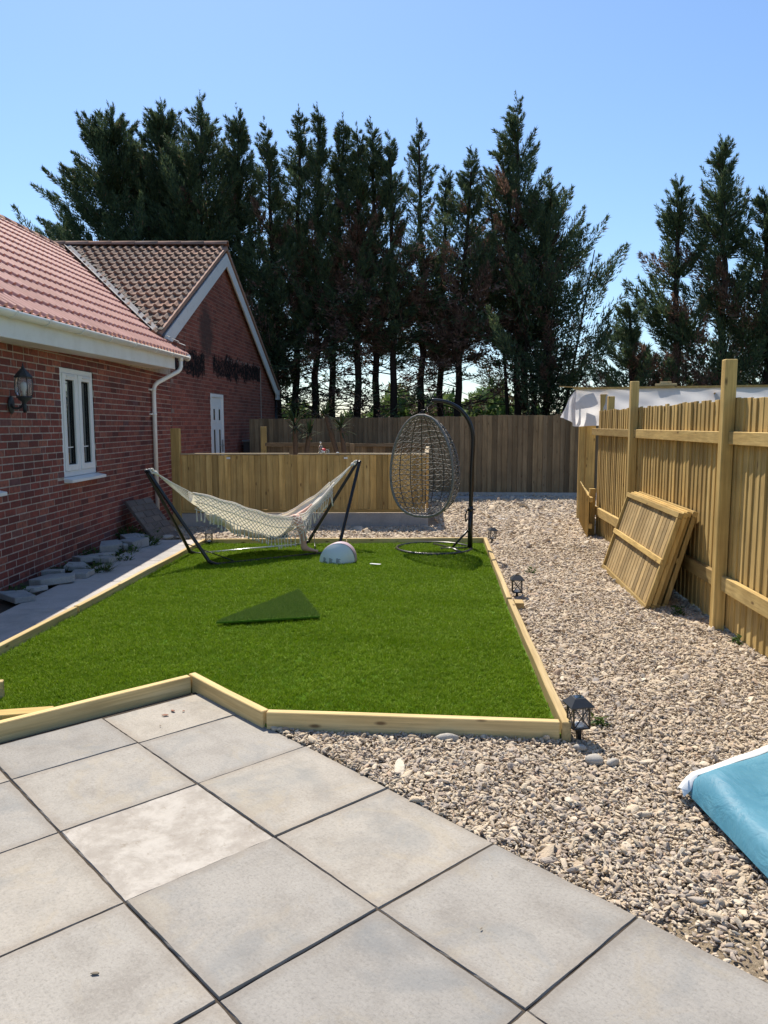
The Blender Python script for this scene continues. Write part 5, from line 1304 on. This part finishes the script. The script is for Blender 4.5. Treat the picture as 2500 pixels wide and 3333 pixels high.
# ================================================================== things on the low fence cap
CAPZ = 1.153
M = Mat('clear_bottle', .05, .5); M.col((.8,.85,.86)); M.b.inputs['Transmission Weight'].default_value = .85; M.b.inputs['Alpha'].default_value = .6; clear = M.m
def capxy(x): return (x, 12.16+.025*(x+3.36)-.0)
bt = thing('bottle', (*capxy(-1.01),CAPZ), 'clear bottle standing on the low fence capping', 'bottle')
m = MB(); m.lathe([(.034,0),(.036,.01),(.036,.09),(.03,.115),(.014,.135),(.012,.155)], (*capxy(-1.01),CAPZ), 16); m.obj('glass_body', clear, bt)
m = MB(); m.lathe([(.014,.155),(.014,.175),(.012,.178)], (*capxy(-1.01),CAPZ), 12); m.obj('cap', white_p, bt)
tb_ = thing('red_lidded_tub', (*capxy(-.965),CAPZ), 'small white tub with a tilted red lid beside the bottle', 'tub')
c_ = (capxy(-.965)[0], capxy(-.965)[1]-.03, CAPZ); m = MB(); m.lathe([(.026,0),(.031,.03),(.033,.05)], c_, 14); m.obj('tub_body', white_p, tb_)
m = MB(); m.lathe([(.034,0),(.034,.012),(.02,.02)], (0,0,0), 14); m.obj('lid', plain('red_plastic', (.55,.03,.03), .4).m, tb_, Matrix.Translation((c_[0]+.004,c_[1],c_[2]+.052)) @ Euler((.5,.3,0)).to_matrix().to_4x4())
jr = thing('glass_jar', (*capxy(-.895),CAPZ), 'small empty glass jar on the low fence capping', 'jar')
m = MB(); m.lathe([(.026,0),(.028,.008),(.028,.05),(.023,.058),(.025,.064)], (*capxy(-.895),CAPZ), 16); m.obj('jar_body', clear, jr)
m = MB(); m.lathe([(.024,0),(.024,.012),(.01,.014)], (*capxy(-.74),CAPZ), 14); tag(m.obj('jar_lid', white_p), 'flat white jar lid lying on the low fence capping', 'lid')

# ================================================================== stones picked out on the shingle
for (x, y, s, lab) in ((.325,3.765,.05,'pale lump of stone resting against the near edging timber'), (1.02,3.52,.05,'rounded grey stone in front of the corner lantern'), (1.10,3.50,.035,'dark angular stone beside the rounded grey one'), (.98,3.66,.032,'dark slate stone at the foot of the corner lantern'), (-3.10,10.78,.09,'whitish lump of rubble beside the leaning paver slab')):
    me = pebble_mesh(int(x*100)+300).copy(); me.materials.clear(); setmat(me, stone_m); tag(link('loose_stone', me, None, rotm((x,y,.0), .2, .1, x*9, (s,s*.85,s*1.2))), lab, 'stone')

# ================================================================== YUCCAS in the yard
def yucca(base, heads, label, seed):
    t = thing('yucca', base, label, 'plant', 'yuccas in the enclosed yard'); rg = np.random.default_rng(seed); B = Vector(base)
    for (hx, hy, hz, n, L_) in heads:
        hd = Vector((hx,hy,hz)); m = MB(); m.tube(smooth_path([B, B.lerp(hd,.5)+Vector((rg.uniform(-.05,.05),0,0)), hd]), [.05]+[.045]*12, 8); m.obj('stem', yuccabark, t)
        vs = []; fs = []
        for k in range(n):
            a = rg.uniform(0,6.28); el = rg.uniform(-.5,1.3); d = Vector((math.cos(a)*math.cos(el), math.sin(a)*math.cos(el), math.sin(el))); l = L_*rg.uniform(.75,1.1); w = .016
            sx = d.cross(Vector((0,0,1))); sx = sx.normalized() if sx.length > .01 else Vector((1,0,0)); p0 = hd+Vector((0,0,rg.uniform(-.1,.08))); b = len(vs)
            for f, ww, dr in ((0,.6,0),(.35,1,.01),(.7,.8,.07),(1,.05,.18)):
                c = p0+d*l*f+Vector((0,0,-dr*l*(1-abs(d.z)))); vs += [c-sx*w*ww, c+sx*w*ww]
            fs += [(b+2*i, b+2*i+1, b+2*i+3, b+2*i+2) for i in range(3)]
        me = bpy.data.meshes.new('leaf_head'); me.from_pydata(vs, [], fs); setmat(me, yucca_m); at = me.attributes.new('tint','FLOAT','FACE'); at.data.foreach_set('value', (rg.random(len(fs))<.04).astype(np.float32)); link('leaf_head', me, t)
yucca((-1.60,14.6,0), [(-1.68,14.5,1.58,44,.38), (-1.42,14.6,1.44,30,.33)], 'left yucca with spiky leaf heads behind the low fence', 2)
yucca((-.55,14.6,0), [(-.80,14.5,1.55,36,.34), (-1.10,14.55,1.80,26,.34)], 'leaning yucca with bare trunk right of the other one', 3)

# ================================================================== TREES
def atY(px, py, Y):
    f = 2490; P = R(6.5); x = (px-1250)/f; y = -(py-1666.5)/f; d = (x, math.cos(P)+math.sin(P)*y, -math.sin(P)+math.cos(P)*y); t = Y/d[1]
    return d[0]*t, 1.6+d[2]*t
DS = 1.50693
def conifer(tx, ty, bx, Y, half, t0, brown, seed, label, nb=200, lp=95, limbs=24, trunks=1, z0=0.0, wind=-.3):
    rg = np.random.default_rng(seed); X, Z = atY(tx*DS, ty*DS, Y); BX, _ = atY(bx*DS, 900*DS, Y); H_ = Z
    t = thing('conifer_tree', (BX, Y, z0), label, 'tree', 'tall conifers beyond the fences')
    def axis(f):
        f = np.asarray(f, float); return np.stack([BX+(X-BX)*np.power(np.clip(f,0,1), 1.5), np.full_like(f, Y), z0+(H_-z0)*f], -1)
    tf = np.linspace(0, .93, 14); tp = axis(tf); wob = rg.normal(0, .03, (14,2)); wob[0] = 0; wob[-3:] *= .3
    m = MB(); m.tube([(p[0]+w[0], p[1]+w[1], p[2]-.1*(k==0)) for k, (p, w) in enumerate(zip(tp, wob))], [.115*(1-.88*f)+.012 for f in tf], 9)
    m.obj('trunk', bark_m, t)
    for q_ in range(trunks-1):
        m = MB(); dx = (.5 if q_ % 2 == 0 else -.45)*rg.uniform(.7,1.3); dy = rg.uniform(-.3,.4); top = rg.uniform(.55,.78)
        m.tube(smooth_path([(BX+dx*.2,Y+dy*.3,z0-.05), (BX+dx*.55,Y+dy*.5,z0+1.3), (BX+dx*1.0,Y+dy,z0+H_*.35), (BX+dx*1.9,Y+dy,z0+H_*top)]), [.09*(1-.85*k/18) for k in range(19)], 8); m.obj('trunk', bark_m, t)
    P0 = []; D0 = []; LL = []; WW = []; TT = []
    def put(p, d, l, w, b): P0.append(p); D0.append(d); LL.append(l); WW.append(w); TT.append(b)
    def prof(h):
        g = min(1, max(0, (h-t0)/(1-t0))); top = min(1, (1-g)/.55); return half*1.08*(.07+.93*top**(.62 if half > 1.6 else .85 if half > 1.25 else 1.0))*(.62+.38*min(1, g*4))
    lb = MB(); nl = 0
    def plume(o, tip, n, rad, br, fine=1.0):
        """a flame shaped spray of foliage from o to tip, nodding slightly with the wind"""
        v = tip-o; L0 = np.linalg.norm(v)+1e-6; bd = v/L0
        u = np.power(rg.random(n), .75); e1 = np.cross(bd, [.3,.5,.81]); e1 /= np.linalg.norm(e1); e2 = np.cross(bd, e1)
        rr_ = rad*(np.sin(np.pi*np.power(u,.62))**.8+.04)*np.sqrt(rg.random(n)); ph = rg.uniform(0,2*np.pi,n)
        radial = e1*np.cos(ph)[:,None]+e2*np.sin(ph)[:,None]
        c = o+v*u[:,None]; c[:,2] -= .09*L0*np.sin(u*np.pi); c[:,0] += wind*.16*L0*u**3
        # leaflets gather in small side sprays, so the plume has a feathered edge
        k = rg.integers(0, 9, n); ph2 = ph+.9*np.sin(k*1.7)
        radial2 = e1*np.cos(ph2)[:,None]+e2*np.sin(ph2)[:,None]
        d = bd*.95+radial2*.62+rg.normal(size=(n,3))*.22+np.array([wind*.25,0,.22])
        put(c+radial*rr_[:,None], d, rg.uniform(.09,.20,n)*fine*(1.15-.45*u), rg.uniform(.009,.019,n)*fine, br)
    nb = int(nb*(.56 if t0 > .25 else .76 if Y < 20 else 1.05)); hh = t0 + (.97-t0)*(1-np.power(rg.random(nb), 1.1))
    for h in hh:
        a = rg.uniform(0, 2*np.pi); Rr = prof(h)*rg.uniform(.6,1.12)*(1.4 if rg.random() < .13 else 1)
        el = rg.uniform(.6, 1.1) if h > t0+.12 else rg.uniform(.1,.8)
        tip = axis(min(h,.985)) + np.array([math.cos(a)*Rr+wind*.2*Rr, math.sin(a)*Rr, 0]); o0 = axis(max(.03, h-Rr*math.tan(el)*.8/H_))
        v = tip-o0; L0 = np.linalg.norm(v); PL = min(L0, rg.uniform(.7,1.6)*(.6+.4*min(1,half))); o = tip-v/L0*PL
        isb = rg.random() < brown*min(1, max(0, (.84-h)/.26)); n = int(lp*2.5*rg.uniform(.7,1.25)*min(1.3, PL))
        plume(o, tip, n, PL*rg.uniform(.11,.20), np.where(rg.random(n) < (.94 if isb else .02), 1.0, 0.0))
        if L0 > PL+.15:
            k = int(lp*.5*(L0-PL)); u2 = rg.random(k); put(o0+(o-o0)*u2[:,None]+rg.normal(size=(k,3))*.10, v/L0*.6+rg.normal(size=(k,3))*.5+[0,0,.3], rg.uniform(.10,.22,k), rg.uniform(.018,.034,k), np.where(rg.random(k) < (.9 if isb else .06+brown*.4), 1.0, 0.0))
        if rg.random() < .25 and nl < 45:
            nl += 1; lb.tube([tuple(o0), tuple((o0+tip)/2+np.array([0,0,-.08*L0])), tuple(o0+v*.92)], [.022,.014,.006], 5, cap=False)
    # spire: small plumes along the leader, thinning to a nodding tip
    for f in np.linspace(.80,.975,18):
        g = (1-f)/.22; o = axis(f); L_ = (.15+.60*g**1.1)*rg.uniform(.6,1.3)*min(1.05, .6+half*.35); sgn = 1 if rg.random() < .48 else -1
        dh = np.array([sgn*rg.uniform(.35,1.0)+wind*.35, rg.normal(0,.35), rg.uniform(.6,1.1)]); dh /= np.linalg.norm(dh); n = int(40+130*L_); plume(o, o+dh*L_, n, L_*.13, np.zeros(n), .75)
    o = axis(.93); tp_ = axis(1.0)+np.array([wind*.12,0,.04]); plume(o, tp_, 70, .04, np.zeros(70), .7)
    lead = axis(np.linspace(.85,.985,6)); lead[-2:,0] += wind*.06
    lb.tube([tuple(p) for p in lead], [.022,.018,.014,.010,.007,.003], 5)
    # bare lower twigs with a few sprays
    for k in range(limbs):
        h = rg.uniform(.10, t0+.18); a = rg.uniform(0, 2*np.pi); L_ = rg.uniform(.6,1.5)*min(1.3, half+.2); o = axis(h)
        e = rg.uniform(-.15,.6); tip = o+np.array([math.cos(a)*L_, math.sin(a)*L_, L_*e]); mid = (o+tip)/2+np.array([0,0,-.08*L_])
        lb.tube([tuple(o), tuple(mid), tuple(tip)], [.019,.012,.004], 4, cap=False)
        for q_ in range(4):
            f = rg.uniform(.3,.97); c = o+(tip-o)*f; e2 = c+np.array([math.cos(a+rg.normal(0,.8)), math.sin(a+rg.normal(0,.8)), rg.uniform(-.3,.6)])*rg.uniform(.25,.65); lb.tube([tuple(c), tuple(e2)], [.007,.003], 3, cap=False)
            if rg.random() < .30+.5*(h > t0-.05):
                k2 = 30; u = rg.random(k2); dd = e2-c; put(c+dd*u[:,None]*1.25+rg.normal(size=(k2,3))*.07, dd/np.linalg.norm(dd)+rg.normal(size=(k2,3))*.5, rg.uniform(.09,.20,k2), rg.uniform(.014,.026,k2), np.full(k2, float(rg.random() < brown+.15)))
    lb.obj('branches', bark_m, t)
    P1 = np.concatenate(P0)
    link('crown', leaf_mesh('crown', P1, np.concatenate(D0), np.concatenate(LL), np.concatenate(WW), conifer_m, np.concatenate(TT), rg), t)
    return len(P1)
TL = [
 (135,455,160,24.5,1.9,.02,.0,'lowest conifer at the far left showing past the ridge',120,110),
 (238,222,262,22.6,2.15,.05,.02,'broad bushy conifer at the left end of the row',300,130),
 (300,300,310,23.6,1.6,.05,.02,'dark conifer half hidden between the two bushy left ones',170,110),
 (352,212,352,22.9,1.7,.05,.02,'tall bushy conifer second of the left clump',260,120),
 (437,198,428,22.4,1.65,.08,.04,'tallest bushy conifer of the left clump above the gable',280,120),
 (515,228,520,22.8,1.3,.22,.06,'pointed conifer just right of the gable apex',230,110),
 (575,256,603,22.2,1.15,.28,.12,'narrow conifer above the right bargeboard',200,105),
 (650,228,640,22.6,1.15,.33,.18,'narrow conifer whose trunk rises left of the yucca',200,105),
 (690,225,681,22.2,1.05,.36,.2,'slim conifer with curled tip above the left yucca',190,100),
 (745,245,715,22.7,1.05,.37,.35,'slim conifer above the hammock apex with brown lower sprays',190,100),
 (775,268,771,22.1,1.0,.38,.65,'slim conifer with large dead brown patch in mid crown',180,95),
 (805,255,813,22.5,1.05,.38,.6,'conifer with brown inner sprays left of the slender spire',190,100),
 (843,284,853,22.1,.95,.39,.5,'narrow brown flecked conifer next to the slender spire',170,95),
 (905,258,912,22.4,.85,.38,.35,'slender spire conifer standing a little apart above the egg chair',160,85),
 (965,360,950,23.2,.9,.38,.6,'short thin brownish conifer between spire and broad group',140,80),
 (1022,318,984,22.2,1.2,.38,.8,'browned conifer left of the tallest right hand one',200,90),
 (1118,200,1118,22.3,1.35,.40,.3,'tallest conifer of the row with wide open crown',210,90),
 (1080,300,1145,22.8,1.3,.4,.5,'brown tinged conifer crowding behind the tallest one',190,90),
 (1190,385,1180,22.0,2.2,.30,.12,'multi stemmed conifer with branches spreading towards the right gap',240,85),
 (1465,380,1462,18.5,1.25,.06,.42,'open topped conifer left of the group behind the side fence',150,100),
 (1562,293,1560,18.2,1.35,.05,.28,'tall spire conifer in the group behind the side fence',190,105),
 (1652,405,1660,18.0,1.5,.05,.38,'bushy conifer at the right edge behind the side fence',180,105),
 (1360,655,1372,17.9,1.2,.02,.75,'low rusty brown conifer behind the plastic sheeting',150,95),
 (1790,330,1790,18.3,1.7,.05,.2,'conifer just beyond the right edge of the view',200,80)]
tot = 0
for k, (tx, ty, bx, Y, half, t0, br, lab, nb, lp_) in enumerate(TL):
    tot += conifer(tx, ty, bx, Y, half, t0, br, 900+k, lab, nb, lp_, limbs=(34 if t0 > .2 else 6), trunks=(3 if 'multi' in lab or 'tallest conifer' in lab else 1))
# sunlit hedge far behind
rg = np.random.default_rng(5); n_ = 60000
hx = rg.uniform(-26,26,n_); hy = rg.uniform(33,40,n_); top = 2.35+.55*np.sin(hx*.55)+.4*np.sin(hx*1.3+1)+.3*np.sin(hx*2.9); hz = top*np.power(rg.random(n_), .5)+rg.normal(0,.12,n_)
tag(link('far_hedge', leaf_mesh('far_hedge', np.c_[hx,hy,hz], rg.normal(size=(n_,3))+[0,0,.4], rg.uniform(.25,.5,n_), rg.uniform(.07,.13,n_), bush_m, np.zeros(n_), rg)), 'light green hedge and bushes glimpsed between the conifer trunks', 'hedge', kind='stuff')
print('leaves', tot)
